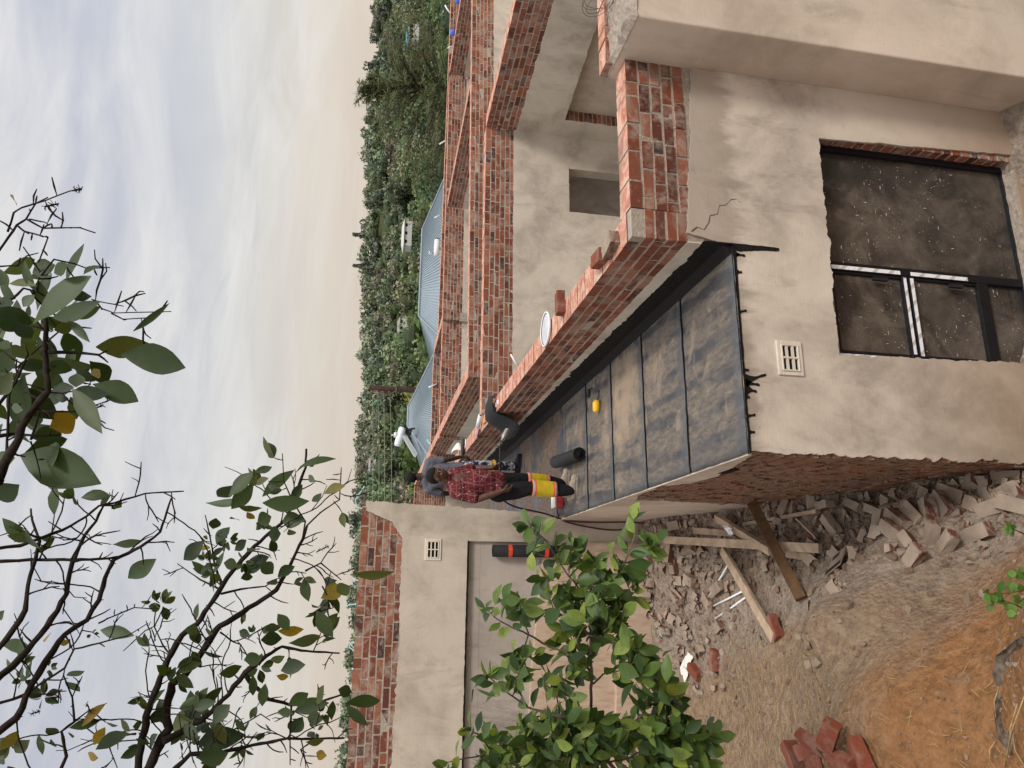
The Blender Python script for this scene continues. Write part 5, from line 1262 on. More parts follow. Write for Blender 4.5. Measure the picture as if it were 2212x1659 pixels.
# stiff black offcut draped over the parapet
m = MB(); prof = [(1.72,.77),(1.66,.80),(1.58,.80),(1.50,.78),(1.455,.70),(1.42,.58),(1.36,.46),(1.28,.40)]; vs=[]; fs=[]; ny=14
for i,(x,z) in enumerate(prof):
    for j in range(ny+1):
        v=j/ny; k=i/(len(prof)-1); y0_=5.36+.03*k; y1_=5.78+.42*k
        y=y0_+(y1_-y0_)*v; b=.06*sin(pi*v)*k
        vs.append((x-b+.012*noise.noise(V((i*.7,j*.5,2))),y,z+.05*sin(pi*v)*(1-k)+.05*v*k))
for i in range(len(prof)-1):
    for j in range(ny): q=i*(ny+1)+j; fs.append((q,q+ny+1,q+ny+2,q+1))
m.add(vs,fs); o = m.build('membrane_offcut', M_ROLL, None, True, org=V((1.5,5.7,.7))); sd = o.modifiers.new('t','SOLIDIFY'); sd.thickness=.010
tag(o, 'stiff black membrane offcut draped over the brick parapet', 'membrane offcut')
m = MB(); m.obox((1.58,5.29,.752),(.03,.06,.012),Matrix.Rotation(.2,3,'Z')); o = m.build('small_packet', M_WHITE, None, org=V((1.58,5.29,.74)), bevel=.003); tag(o,'small white and red packet on the parapet beside the black offcut','packet')
m = MB(); m.obox((1.58,5.27,.7655),(.022,.02,.001),Matrix.Rotation(.2,3,'Z')); m.build('red_print', M_RED, o, org=V((1.58,5.29,.74)))
m = MB(); m.obox((1.575,6.24,.757),(.045,.23,.012),Matrix.Rotation(-.04,3,'Z')); tag(m.build('wooden_slat', simple('orange_wood',(.48,.25,.09),.7), None, org=V((1.575,6.24,.745)), bevel=.003),'short orange wooden slat on the parapet','slat')
rl_ = empty('paint_roller', (1.62,6.72,.745), 'white fluffy paint roller with a purple handle on the parapet', 'paint roller')
m = MB(); m.tube([V((1.70,6.56,.79)),V((1.58,6.82,.79))],[.034,.034],14); m.build('sleeve', M_WHITE, rl_, True)
m = MB(); m.tube([V((1.70,6.555,.79)),V((1.703,6.55,.79))],[.018,.018],10); m.build('end_cap', M_PURP, rl_, True)
m = MB(); m.tube([V((1.58,6.82,.79)),V((1.55,6.86,.785)),V((1.52,6.80,.77))],.005,6); m.tube([V((1.53,6.8,.765)),V((1.46,7.0,.76))],.015,8); m.build('handle', M_PURP, rl_, True)
br = empty('black_brush', (1.6,8.6,.745), 'long black handled brush lying across the far end of the parapet', 'brush')
m = MB(); m.tube([V((1.44,8.62,.785)),V((1.47,8.62,.785)),V((1.70,8.57,.785)),V((1.73,8.57,.785))],[.028,.038,.038,.03],10); m.build('brush_head', M_BLACKP, br, True)
m = MB(); m.tube([V((1.54,8.48,.765)),V((1.60,8.42,.765)),V((1.70,8.45,.765))],.010,6); m.build('handle', M_WHITE, br, True)
m = MB(); 
for i in range(9):
    a = pi*i/8
sc = []
n_=12
vs=[]; fs=[]
for i in range(n_+1):
    for j in range(6):
        a=pi*i/n_; r=.19*(1-.5*(j/5)**2); vs.append((1.62+.03*j+.02*sin(3*a),9.35+r*cos(a),.74+.02+r*sin(a)*.8))
for i in range(n_):
    for j in range(5): q=i*6+j; fs.append((q,q+6,q+7,q+1))
m.add(vs,fs); o=m.build('cement_bag', M_PAPER, None, True, org=V((1.65,9.35,.74))); tag(o,'pale crumpled cement bag standing at the far end of the parapet','bag')
# membrane roll on the roof, standing roll by the wing
def mroll(a, b, r, label, name='membrane_roll'):
    a=V(a); b=V(b); d=(b-a).normalized(); rt = empty(name, (a+b)/2-V((0,0,r)), label, 'membrane roll'); m=MB()
    m.tube([a,a+d*.004,b-d*.004,b],[r*.97,r,r,r*.97],26,cap=False)
    M=d.to_track_quat('Z','Y').to_matrix(); L=(b-a).length
    sp=[]; turns=3.2
    for i in range(70): t=i/69; rr=r*(.98-.42*t); ang=2*pi*turns*t; sp.append((rr*cos(ang),rr*sin(ang)))
    for zz,o_ in ((.002,-1),(L-.002,1)):
        vs=[]; fs=[]
        for i,(x,y) in enumerate(sp): vs += [a+M@V((x,y,zz)), a+M@V((x*.955,y*.955,zz+.0*o_))]
        for i in range(69): fs.append((2*i,2*i+1,2*i+3,2*i+2))
        m.add(vs,fs)
    m.build('roll', M_ROLL, rt, True)
    m=MB(); m.tube([a+d*.012,b-d*.012],r*.52,16); m.tube([a+d*.02,a+d*.021],r*.93,20); m.tube([b-d*.021,b-d*.02],r*.93,20); m.build('roll_core', M_DARK, rt, True); return rt
mroll((.70,4.72,.082),(.615,3.62,.082),.078,'black bitumen membrane roll lying on the roof')
rt = mroll((-.415,4.84,-.12),(-.415,4.875,.86),.076,'upright black membrane roll with red bands leaning in the wing recess')
for zz in (.62,.16):
    m=MB(); y_=4.84+.035*(zz+.12)/.98; m.tube([V((-.415,y_,zz)),V((-.415,y_+.0015,zz+.05))],.0785,26,cap=False); m.build('band', M_ORBAND, rt, True)
# heating the yellow handled float and the trowel on the sheet
fl = empty('yellow_handled_scraper', (1.06,3.06,.005), 'yellow handled scraper with a thin black shaft lying on the membrane', 'scraper')
m=MB(); m.tube([V((.985,3.08,.038)),V((1.0,3.078,.042)),V((1.08,3.07,.042)),V((1.11,3.065,.034))],[.026,.040,.042,.028],12); m.build('handle', M_YEL, fl, True)
m=MB(); m.tube([V((1.11,3.065,.034)),V((1.16,3.06,.02)),V((1.19,3.05,.02)),V((1.225,3.06,.012))],.006,6); m.build('shaft', M_BLACKP, fl, True)
tw = empty('trowel', (1.30,3.3,.005), 'pointed black trowel lying on the membrane near the parapet', 'trowel')
m=MB(); b_=[V((1.39,3.18,.010)),V((1.335,3.28,.012)),V((1.29,3.27,.012)),V((1.31,3.19,.010))]; m.add(b_+[p+V((0,0,.003)) for p in b_],[(3,2,1,0),(4,5,6,7),(0,1,5,4),(1,2,6,5),(2,3,7,6),(3,0,4,7)]); m.build('blade', M_STEEL, tw)
m=MB(); m.tube([V((1.31,3.27,.014)),V((1.30,3.30,.035)),V((1.315,3.36,.035))],.006,6); m.build('tang', M_BLACKP, tw, True)
m=MB(); m.tube([V((1.315,3.355,.036)),V((1.28,3.385,.032)),V((1.225,3.40,.030))],[.014,.018,.014],10); m.build('handle', M_BLACKP, tw, True)
# red gas fitting box and hoses
rb = empty('red_tool_box', (.20,4.72,.006), 'small red box with a white lid behind the worker in the maroon shirt', 'box')
m=MB(); m.box((.12,4.62,.006),(.30,4.80,.10)); m.build('box_body', M_RED, rb, bevel=.01); m=MB(); m.box((.115,4.615,.101),(.305,4.805,.125)); m.build('lid', M_PAPER, rb, bevel=.006)
def hose(pts, r, label, loc):
    P=[V(p) for p in pts]; Q=[]
    for i in range(len(P)-1):
        p0=P[max(0,i-1)];p1=P[i];p2=P[i+1];p3=P[min(len(P)-1,i+2)]
        for j in range(8):
            t=j/8; Q.append(.5*((2*p1)+(p2-p0)*t+(2*p0-5*p1+4*p2-p3)*t*t+(3*p1-p0-3*p2+p3)*t**3))
    Q.append(P[-1]); m=MB(); m.tube(Q,r,8); o=m.build('gas_hose', M_HOSE, None, True, org=V(loc)); return tag(o,label,'hose')
hose([(.30,4.42,.90),(.16,4.36,.83),(.08,4.40,.66),(.035,4.62,.26),(.0,4.80,.04),(-.035,4.82,-.16),(-.05,4.72,-.45),(-.05,4.6,-.8),(-.06,4.55,-1.02)], .011, 'dark red gas hose running from the worker over the roof edge to the ground', (.1,4.6,0))
hose([(.26,4.84,.04),(.16,4.90,.016),(.06,4.90,.014),(-.03,4.89,-.08),(-.10,4.88,-.4),(-.13,4.87,-.75),(-.09,4.75,-.96)], .010, 'second dark red hose looping down where the roof meets the wing', (-.1,4.88,-.4))
# hoop-iron straps and conduit stubs that stand out of the walls
def strip(pts, w_, mat, label, name, cat, group, dep=V((0,1,0))):
    m=MB(); P=[V(p) for p in pts]; vs=[]; fs=[]
    for i,p in enumerate(P):
        d=(P[min(i+1,len(P)-1)]-P[max(0,i-1)]).normalized(); s=d.cross(dep).normalized()*w_/2; vs += [p-s,p+s]
    for i in range(len(P)-1): fs.append((2*i,2*i+1,2*i+3,2*i+2))
    m.add(vs,fs); o=m.build(name, mat, None, org=P[0]); sd=o.modifiers.new('t','SOLIDIFY'); sd.thickness=.003; tag(o,label,cat,group)
def top(px, py): return onY(px, py, 5.05)
SG='turquoise straps standing out of the wing wall'
for pts,lb in (([z6(150,465),z6(110,445),z6(75,435)],'turquoise strap leaning out of the wall top by the hanging leaf'),([z6(105,595),z6(60,600),z6(20,612)],'turquoise strap standing straight out of the middle of the wing top'),([z6(95,843),z6(60,850),z6(50,875),z6(90,905)],'turquoise strap bent into a hook on the wing top'),
               ([z6(235,1300),z6(180,1280),z6(140,1270)],'turquoise strap tilted over the bricks among the hanging leaves'),([z5(160,1640),z5(100,1630),z5(90,1580),z5(150,1490)],'turquoise strap curling high above the right corner of the wing')):
    strip([top(*p) for p in pts], .014, M_TURQ, lb, 'hoop_strap','strap',SG)
m=MB(); m.tube([top(*z6(85,1019)),top(*z6(68,1016))],.010,8); tag(m.build('conduit_stub', M_WHITE, None, True, org=top(*z6(85,1019))),'short white pipe stub on top of the left wing','pipe stub')
def stub(pts, Y, r, label):
    P=[onY(*p,Y) for p in pts]; m=MB(); m.tube(P,r,7); tag(m.build('conduit_stub', M_WHITE, None, True, org=P[0]), label, 'pipe stub','white conduit stubs in the far walls')
stub([zb(1170,345),zb(1110,370),zb(1070,385)],16.1,.024,'white conduit stub on the far wall under the utility pole')
def zh(x,y): return ((1380+x/3.072)/1.8228, y/3.072/1.8228)
stub([zh(1205,155),zh(1170,110),zh(1145,65)],14.6,.024,'straight white conduit stub leaning out at the right end of the far wall')
stub([zh(1240,562),zh(1195,570),zh(1180,585)],13.2,.024,'bent white conduit stub on the receding far wall')
stub([z4(688,905),z4(660,920),z4(636,935)],14.9,.022,'white conduit stub on the far wall below the feathery tree')
stub([z4(645,1395),z4(620,1405),z4(604,1412)],15.1,.022,'white conduit stub in front of the longer metal roof')
stub([z4(600,1640),z4(570,1645),z4(572,1630)],15.2,.022,'hooked white conduit stub near the white water tank')
strip([onY(*zb(1105,1075),16.2),onY(*zb(1065,1050),16.2),onY(*zb(1050,1015),16.2)],.05,M_TURQ,'turquoise strap on the far wall right of the workers','hoop_strap','strap',None)
P=[onY(*z5(1098,638),6.6),onY(*z5(1120,675),6.6),onY(*z5(1150,720),6.6)]; m=MB(); m.tube(P,.016,8); tag(m.build('conduit_stub', M_WHITE, None, True, org=P[0]),'white pipe leaning between the plastered wall and the parapet','pipe stub')
# white drum tank behind the far wall
wt=empty('white_tank', onY(*z4(650,1590),24), 'white tank with a black open end showing over the far brick wall', 'tank')
m=MB(); c0=onY(*z4(622,1555),24); c1=onY(*z4(616,1655),24); m.tube([c0,c1],.115,18); m.build('tank_body', M_WHITE, wt, True)
m=MB(); dd=(c0-c1).normalized(); m.tube([c0+dd*.003,c0+dd*.05],[.118,.105],18); m.build('tank_end', M_BLACKP, wt, True)
m=MB(); m.tube([c0.lerp(c1,.5)+V((0,0,-.1)), V((c0.x,24,-2.8))],.08,8); m.build('tank_stand', M_CONC, wt)
# wire coil on the pier
m=MB()
for k,(r,dx,ph) in enumerate(((.105,0,0),(.118,.012,.7),(.095,-.01,1.5),(.125,.02,2.2))):
    c=onX(*z4(1640,10),3.35)+V((dx,0,0)); c.z=.95
    pts=[c+V((.05*cos(a+ph),r*1.1*cos(a),r*1.0*sin(a))) for a in [2*pi*i/30*1.02 for i in range(31)]]; m.tube(pts,.0022,5)
m.tube([V((3.3,.1,.83)),V((3.32,-.02,.86)),V((3.36,-.1,.95))],.0022,5)
tag(m.build('wire_coil', M_WIRE, None, True, org=V((3.35,0,.84))),'loose coil of thin grey wire on the pier','wire coil')
# crumpled sacks behind the window
for i,(c,r,lb) in enumerate((((1.12,.62,-1.98),(.20,.16,.24),'grey crumpled sack seen through the lower left window pane'),((.95,.58,-2.30),(.18,.16,.14),'dark sack slumped behind the bottom window pane'))):
    m=MB(); m.ell(c,r,None,24,16)
    for k,v in enumerate(m.v): m.v[k]=v+V((noise.noise(v*9),noise.noise(v*9+V((7,0,0))),noise.noise(v*9+V((0,7,0)))))*.07
    tag(m.build('crumpled_sack', simple('grey_sack',(.30,.28,.25),.8,.2,0,.2,12,.5), None, True, org=V(c)-V((0,0,r[2]))), lb, 'sack')
# ------------------------------------------------------------------ people
PR = random.Random(81)
def mat_skin(name, a, b):
    t = NT(name); n = t.noise(t.obj(), 22, 4, .6); c = t.mix(t.ramp(n,[(.35,0),(.7,1)]), a, b)
    return t.done(c, .52, t.bump(t.noise(t.obj(),160,2), .12, .002), .4)
M_SKINA = mat_skin('brown_skin', (.105,.044,.026), (.065,.028,.018)); M_SKINB = mat_skin('dark_brown_skin', (.055,.028,.020), (.033,.018,.014))
def mat_hair():
    t = NT('short_black_hair'); n = t.noise(t.obj(), 220, 3, .8); return t.done(t.ramp(n,[(.35,(.003,.003,.003)),(.75,(.013,.012,.011))]), .8, t.bump(n,.8,.004), .25)
M_HAIR = mat_hair()
def splat(t, O, sc, th, gate):
    n = t.noise(t.scale(O,(1,1,.8)), sc, 5, .75, .6); g = t.noise(O, gate, 3)
    return t.math('MULTIPLY', t.math('GREATER_THAN', n, th), t.math('GREATER_THAN', g, .5))
def mat_shirt():
    t = NT('maroon_plaid_cotton'); O = t.obj(); s = t.sep(t.scale(O,(1,1,1),(0,0,radians(45))))
    def lines(v, k, w): return t.math('LESS_THAN', t.math('ABSOLUTE', t.math('SUBTRACT', t.math('FRACT', t.math('MULTIPLY', v, k)), .5)), w)
    ln = t.math('MAXIMUM', lines(s[2], 15, .05), t.math('MAXIMUM', lines(s[0], 16, .05), lines(s[1], 16, .05)))
    n = t.noise(O, 30, 5, .6); c = t.mix(n, (.095,.014,.018), (.155,.027,.030)); c = t.mix(lines(s[2], 5.5, .16), c, (.075,.011,.016))
    c = t.mix(t.math('MULTIPLY', ln, .30), c, (.36,.22,.20)); c = t.mix(splat(t, O, 34, .615, 7), c, (.52,.45,.40))
    f = t.noise(t.scale(O,(1,1,.4)), 9, 4, .6)
    return t.done(c, .9, t.bump(t.math('ADD', t.math('MULTIPLY', f, 3), n), .6, .015), .1)
def mat_cloth(name, a, b, spl=None, splc=(.6,.58,.52), sc=20, th=.56):
    t = NT(name); O = t.obj(); n = t.noise(O, 25, 5, .6); f = t.noise(t.scale(O,(1,1,.45)), 8, 4, .6, .5)
    c = t.mix(n, a, b)
    if spl: c = t.mix(splat(t, O, sc, th, 4), c, splc)
    return t.done(c, .9, t.bump(t.math('ADD', t.math('MULTIPLY', f, 3), n), .6, .018), .1)
M_SHIRT = mat_shirt(); M_TROUS = mat_cloth('black_workwear', (.010,.010,.011), (.020,.019,.020)); M_TEE = mat_cloth('grey_tshirt', (.105,.105,.125), (.15,.15,.17))
M_JEANS = mat_cloth('paint_splashed_jeans', (.012,.014,.045), (.022,.026,.07), True, (.40,.41,.38), 15, .47); M_BOOT = mat_cloth('dusty_tan_boots', (.26,.20,.15), (.40,.33,.27)); M_BOOTB = mat_cloth('black_boots', (.012,.011,.012), (.03,.028,.028))
def mat_hivis():
    t = NT('hi_vis_band'); z = t.sep(t.obj())[2]; n = t.noise(t.obj(), 30, 4)
    c = t.ramp(t.math('DIVIDE', t.math('SUBTRACT', z, .24), .32), [(0,(.75,.12,.03)),(.06,(.34,.34,.34)),(.12,(.75,.12,.03)),(.18,(.52,.38,.02)),(.74,(.52,.38,.02)),(.80,(.75,.12,.03)),(.87,(.34,.34,.34)),(.94,(.75,.12,.03))])
    c.node.color_ramp.interpolation = 'CONSTANT'
    return t.done(t.mix(t.math('MULTIPLY', n, .5), c, (.30,.22,.01), 'MIX') if False else c, .7, t.bump(t.noise(t.obj(),9,4), .6, .02), .2)
M_HIVIS = mat_hivis()
def put_mesh(me, name, mat, parent, smooth=True):
    me.materials.clear(); me.materials.append(mat)
    me.polygons.foreach_set('use_smooth', [smooth]*len(me.polygons))
    me.transform(Matrix.Translation(-ORG[parent.name])); me.update()
    o = link(name, me, parent); ORG[o.name] = ORG[parent.name]; return o
def hand(mb, wrist, tip_dir, palm_n, side, curl, s=1.0):
    """palm and five fingers; side points to the thumb"""
    d = V(tip_dir).normalized(); n = V(palm_n); n = (n-d*n.dot(d)).normalized(); sd = V(side); sd = (sd-d*sd.dot(d)-n*sd.dot(n)).normalized()
    w = V(wrist); 
    for k in (-1.5,-.5,.5,1.5): mb.cap(w+d*.015*s+sd*k*.012*s, .015*s, w+d*.082*s+sd*k*.019*s, .0125*s, 10)
    for k, L in ((1.5,.072),(.5,.080),(-.5,.074),(-1.5,.058)):
        p = w+d*.085*s+sd*k*.0205*s; a = curl*(1+.12*(1.5-k)); dd = d
        for j, q in enumerate((.45,.32,.23)):
            ang = a*(j+.6); dd = (d*cos(ang)+n*sin(ang)).normalized(); e = p+dd*L*q*s; mb.cap(p, (.0098-.0010*j)*s, e, (.0090-.0010*j)*s, 8); p = e
    p = w+d*.03*s+sd*.026*s; e = p+(d*.55+sd*.75+n*.35).normalized()*.040*s; mb.cap(p,.0125*s,e,.0110*s,8); e2 = e+(d*.85+sd*.2+n*.45).normalized()*.032*s; mb.cap(e,.0105*s,e2,.0085*s,8)
def head(mb, c, fw, up, s=1.0):
    f = V(fw).normalized(); u = V(up); u = (u-f*u.dot(f)).normalized(); r = f.cross(u)
    M = Matrix((r,f,u)).transposed()
    P = lambda x,y,z: V(c)+ (r*x+f*y+u*z)*s
    mb.ell(P(0,-.012,.030), (.074*s,.096*s,.092*s), M, 20, 14); mb.ell(P(0,.018,-.035), (.060*s,.068*s,.082*s), M, 18, 12)
    mb.ell(P(0,.050,-.090), (.032*s,.030*s,.026*s), M, 12, 8)          # chin
    for x in (-1,1):
        mb.ell(P(.036*x,.052,-.030), (.026*s,.026*s,.024*s), M, 10, 8)  # cheeks
        mb.ell(P(.077*x,-.010,-.012), (.010*s,.021*s,.033*s), M, 10, 8) # ears
        mb.cap(P(.012*x,.084,.022), .010*s, P(.046*x,.070,.022), .009*s, 8)  # brow
    mb.cap(P(0,.082,.012), .009*s, P(0,.100,-.022), .014*s, 8); mb.ell(P(0,.090,-.028), (.022*s,.015*s,.011*s), M, 10, 8)
    mb.cap(P(-.022,.078,-.055), .0085*s, P(.022,.078,-.055), .0085*s, 8); mb.cap(P(-.018,.076,-.068), .0088*s, P(.018,.076,-.068), .0088*s, 8)
    return P, M
def head_extras(parent, P, M, s, hair_mat, hairline=.045):
    for x in (-1,1):
        m = MB(); m.ell(P(.030*x,.0735,.004), (.0125*s,.0085*s,.0085*s), M, 10, 8); e = m.build('eye', simple('eye_white',(.42,.38,.34),.3), parent, True)
        m = MB(); m.ell(P(.030*x,.0805,.004), (.0058*s,.003*s,.0058*s), M, 8, 6); m.build('iris', M_BLACKP, e, True)
    m = MB(); m.cap(P(-.020,.0858,-.0615), .0022*s, P(.020,.0858,-.0615), .0022*s, 6); m.build('mouth', M_DARK, parent, True)
    hb = MB(); hb.ell(P(0,-.016,.036), (.0785*s,.0985*s,.094*s), M, 26, 20)
    keep = MB(); 
    inv = M.transposed()
    idx = {}
    c0 = P(0,0,0)
    ok = []
    for v in hb.v:
        q = inv @ (v-c0)/s; ok.append(q.z > hairline - max(0,-q.y)*1.35 + (.0 if q.y < .05 else .012))
    keep.v = hb.v; keep.f = [f for f in hb.f if all(ok[i] for i in f)]; keep.m = [0]*len(keep.f)
    o = keep.build('hair', hair_mat, parent, True); sd = o.modifiers.new('t','SOLIDIFY'); sd.thickness = .008; sd.offset = 0
def chain(mb, pts):
    for (p0,r0),(p1,r1) in zip(pts[:-1], pts[1:]): mb.cap(p0,r0,p1,r1)
def shoe(parent, ankle, toe, mat, name='boot', s=1.0):
    a = V(ankle); t_ = V(toe); d = V((t_.x-a.x,t_.y-a.y,0)).normalized(); r = V((d.y,-d.x,0)); g = min(a.z-.09, t_.z-.03); b = V((a.x,a.y,g))
    m = MB(); m.cap(b-d*.055+V((0,0,.045)),.043*s,b+d*.04+V((0,0,.047)),.046*s); m.cap(b+d*.04+V((0,0,.045)),.045*s,b+d*.165+V((0,0,.036)),.040*s); m.cap(b-d*.03+V((0,0,.06)),.048*s,b-d*.03+V((0,0,.15)),.050*s); m.cap(b+d*.02+V((0,0,.07)),.045*s,b+d*.09+V((0,0,.055)),.042*s)
    me = remesh(m, .009, 'boot', 5)
    for v in me.vertices: v.co.z = max(v.co.z, g+.004)
    o = put_mesh(me, name, mat, parent)
    m = MB(); k=[]; 
    for i in range(20):
        a_ = 2*pi*i/20; k.append((b+d*.055) + d*(.150*cos(a_)) + r*(.050*s*sin(a_)*(1+.12*cos(a_))))
    m.add([p+V((0,0,.001)) for p in k]+[p+V((0,0,.022)) for p in k], [tuple(range(20))[::-1], tuple(range(20,40))]+[(i,(i+1)%20,20+(i+1)%20,20+i) for i in range(20)])
    m.build('sole', mat if mat is M_BOOT else M_BLACKP, o)
# --- man in the maroon shirt
A = empty('person', (.34,4.17,.006), 'man in a paint-splashed maroon plaid shirt and black trousers holding a gas torch', 'person')
f = V((.72,-.69,0)).normalized(); rt_ = V((f.y,-f.x,0))
hc = V((.385,4.10,1.648)); hf = (f*.9+V((.18,0,0))+V((0,0,-.34))).normalized(); hu = V((.16,-.10,1))
sk = MB(); Pa, Ma = head(sk, hc, hf, hu, 1.0)
nb = V((.315,4.155,1.50)); sR = V((.185,4.035,1.445)); eR = V((.115,3.985,1.185)); wR = V((.205,3.925,.925)); sL = V((.435,4.28,1.445)); eL = V((.520,4.335,1.19)); wL = V((.520,4.235,.985))
chain(sk, [(nb,.060),(hc+V((-.02,.015,-.06)),.056)]); chain(sk, [(sR,.056),(sR.lerp(eR,.5),.050),(eR,.040),(eR.lerp(wR,.35),.041),(wR,.027)]); chain(sk, [(sL,.056),(sL.lerp(eL,.5),.050),(eL,.040),(eL.lerp(wL,.35),.041),(wL,.027)])
hand(sk, wR, V((.22,-.05,-1)), V((.75,.35,.1)), V((.6,-.75,0)), .55); hand(sk, wL, V((.10,.15,-.75)), V((-.5,-.75,.0)), V((.85,-.4,.1)), .95)
pel = V((.285,4.165,.96)); hR = V((.205,4.085,.93)); hL = V((.36,4.235,.93)); kR = V((.265,4.035,.51)); kL = V((.385,4.285,.51)); aR = V((.245,4.045,.10)); aL = V((.375,4.40,.10)); tR = V((.46,3.99,.03)); tL = V((.55,4.36,.03))
chain(sk, [(nb,.07),(V((.31,4.16,1.38)),.115),(V((.315,4.155,1.2)),.115),(pel,.11)]); sk.cap(sR,.05,sL,.05); sk.cap(hR,.08,hL,.08)
for h_,k_,a_ in ((hR,kR,aR),(hL,kL,aL)): chain(sk, [(h_,.075),(k_,.048),(a_,.034)])
put_mesh(remesh(sk, .0065, 'body', 3), 'body', M_SKINA, A); head_extras(A, Pa, Ma, 1.0, M_HAIR, .052)
sh = MB(); ch = V((.312,4.16,1.34)); be = V((.335,4.135,1.14)); he = V((.30,4.16,.98))
sh.cap(sR+V((.015,.015,.0)),.066,nb+V((-.02,-.02,-.015)),.070); sh.cap(sL+V((-.015,-.015,0)),.066,nb+V((.02,.02,-.015)),.070); sh.cap(sR+V((.03,.03,-.05)),.085,sL+V((-.03,-.03,-.05)),.085)
sh.cap(ch-rt_*-.075,.115,be+rt_*.07,.122); sh.cap(ch-rt_*.075,.115,be-rt_*.07,.122); sh.cap(be+f*.03,.135,he+f*.03,.120); sh.cap(be+rt_*.07,.115,he+rt_*.085,.108); sh.cap(be-rt_*.07,.115,he-rt_*.085,.108); sh.cap(he+rt_*.09,.105,he+rt_*.10+V((0,0,-.05)),.108); sh.cap(he-rt_*.09+f*.02,.105,he-rt_*.09+f*.02+V((0,0,-.06)),.108); sh.cap(he,.12,he+V((0,0,-.05)),.118)
for s_,e_ in ((sR,eR),(sL,eL)): chain(sh, [(s_,.070),(s_.lerp(e_,.45),.072),(s_.lerp(e_,.82),.071)])
me = remesh(sh, .011, 'shirt', 3)
for v in me.vertices:
    p = v.co; v.co = p + V((noise.noise(V((p.x*9,p.y*9,p.z*5))),noise.noise(V((p.x*9+7,p.y*9,p.z*5))),noise.noise(V((p.x*8,p.y*8+9,p.z*4)))*.6))*.013
shirt = put_mesh(me, 'shirt', M_SHIRT, A)
m = MB()
for i in range(14):
    a0 = -1.25+2.5*i/13; c = nb+V((.012,-.01,.022))+ (f*cos(a0)+rt_*sin(a0)*1)*.074
    if i: m.tube([pc, c], .013, 6)
    pc = c + V((0,0,-.004*abs(i-6.5)))
m.build('collar', M_SHIRT, shirt, True)
tr = MB(); tr.cap(hR+V((0,0,.02)),.108,hL+V((0,0,.02)),.108); tr.cap(hR,.112,hL,.112)
chain(tr, [(hR,.112),(hR.lerp(kR,.5),.100),(kR,.082),(kR.lerp(aR,.5),.080),(aR+V((0,0,-.005)),.072)]); chain(tr, [(hL,.112),(hL.lerp(kL,.5),.100),(kL,.082),(kL.lerp(aL,.5),.080),(aL+V((0,0,-.005)),.072)])
me = remesh(tr, .011, 'trousers', 3)
for v in me.vertices:
    p = v.co; v.co = p + V((noise.noise(V((p.x*10,p.y*10,p.z*7))),noise.noise(V((p.x*10+7,p.y*10,p.z*7))),0))*.014
put_mesh(me, 'trousers', M_TROUS, A)
for k_,a_ in ((kR,aR),(kL,aL)):
    m = MB(); n_ = 22; rings = 12
    for i in range(rings+1):
        u = i/rings; z_ = .555-.30*u; t_ = (k_.z-z_)/(k_.z-a_.z); c = k_.lerp(a_, t_)
        for j in range(n_): a0 = 2*pi*j/n_; rr = .098-.006*u+.005*sin(3*a0+u*3)+.004*noise.noise(V((a0*2,u*5,k_.x*9))); m.v.append(V((c.x+rr*cos(a0),c.y+rr*sin(a0),z_)))
    for i in range(rings):
        for j in range(n_): m.f.append([i*n_+j,(i+1)*n_+j,(i+1)*n_+(j+1)%n_,i*n_+(j+1)%n_]); m.m.append(0)
    o = m.build('hi_vis_leg_band', M_HIVIS, A, True); sd = o.modifiers.new('t','SOLIDIFY'); sd.thickness = .004
shoe(A, aR, tR, M_BOOT); shoe(A, aL, tL, M_BOOT)
# gas torch in his left hand
hp = wL+V((.015,-.02,-.085)); tipd = V((.94,.52,-.10)).normalized()
to = empty('gas_torch', hp, 'roofing gas torch with a steel burner cup held by the man in maroon', 'torch')
m = MB(); m.tube([hp-tipd*.10,hp+tipd*.06],[.014,.014],8); m.tube([hp+tipd*.06,hp+tipd*.30,hp+tipd*.42+V((0,0,-.015))],.0075,8); m.build('wand', M_BLACKP, to, True)
b0 = hp+tipd*.40+V((0,0,-.015)); bd = (tipd+V((0,0,-.45))).normalized(); m = MB(); m.tube([b0,b0+bd*.05,b0+bd*.07,b0+bd*.20],[.012,.016,.036,.040],16,cap=False); m.tube([b0+bd*.075,b0+bd*.078],.034,16); m.build('burner_cup', M_STEEL, to, True)
m = MB(); m.tube([hp+tipd*.30,hp+tipd*.34+V((0,0,.07))],.006,6); m.tube([hp+tipd*.20,hp+tipd*.24+V((0,0,-.08))],.005,6); m.build('trigger', M_BLACKP, to, True)
# --- man in the grey T-shirt, seen from behind
Bp = empty('person', (.95,7.25,-.001), 'man in a grey T-shirt and paint-splashed jeans seen from behind on the roof', 'person')
f2 = V((.42,.90,0)).normalized(); r2 = V((f2.y,-f2.x,0))
hc = V((.815,7.22,1.735)); sk = MB(); Pb, Mb_ = head(sk, hc, V((.50,.84,-.06)), V((0,0,1)), 1.0)
nb = V((.825,7.21,1.575)); sR = V((1.035,7.13,1.515)); eR = V((1.095,7.15,1.225)); wR = V((1.165,7.22,.975)); sL = V((.635,7.30,1.50)); eL = V((.585,7.36,1.22)); wL = V((.62,7.46,.98))
chain(sk, [(nb,.062),(hc+V((0,-.01,-.05)),.058)]); chain(sk, [(sR,.056),(sR.lerp(eR,.5),.050),(eR,.040),(eR.lerp(wR,.35),.041),(wR,.027)]); chain(sk, [(sL,.056),(eL,.040),(wL,.027)])
hand(sk, wR, V((-.12,.1,-1)), V((-.6,.6,0)), V((.5,.8,0)), .45); hand(sk, wL, V((.1,.1,-1)), V((.6,.4,0)), V((0,.9,0)), .4)
hR = V((.985,7.20,.96)); hL = V((.80,7.28,.96)); kR = V((1.04,7.20,.54)); kL = V((.82,7.36,.53)); aR = V((1.06,7.30,.10)); aL = V((.84,7.46,.10))
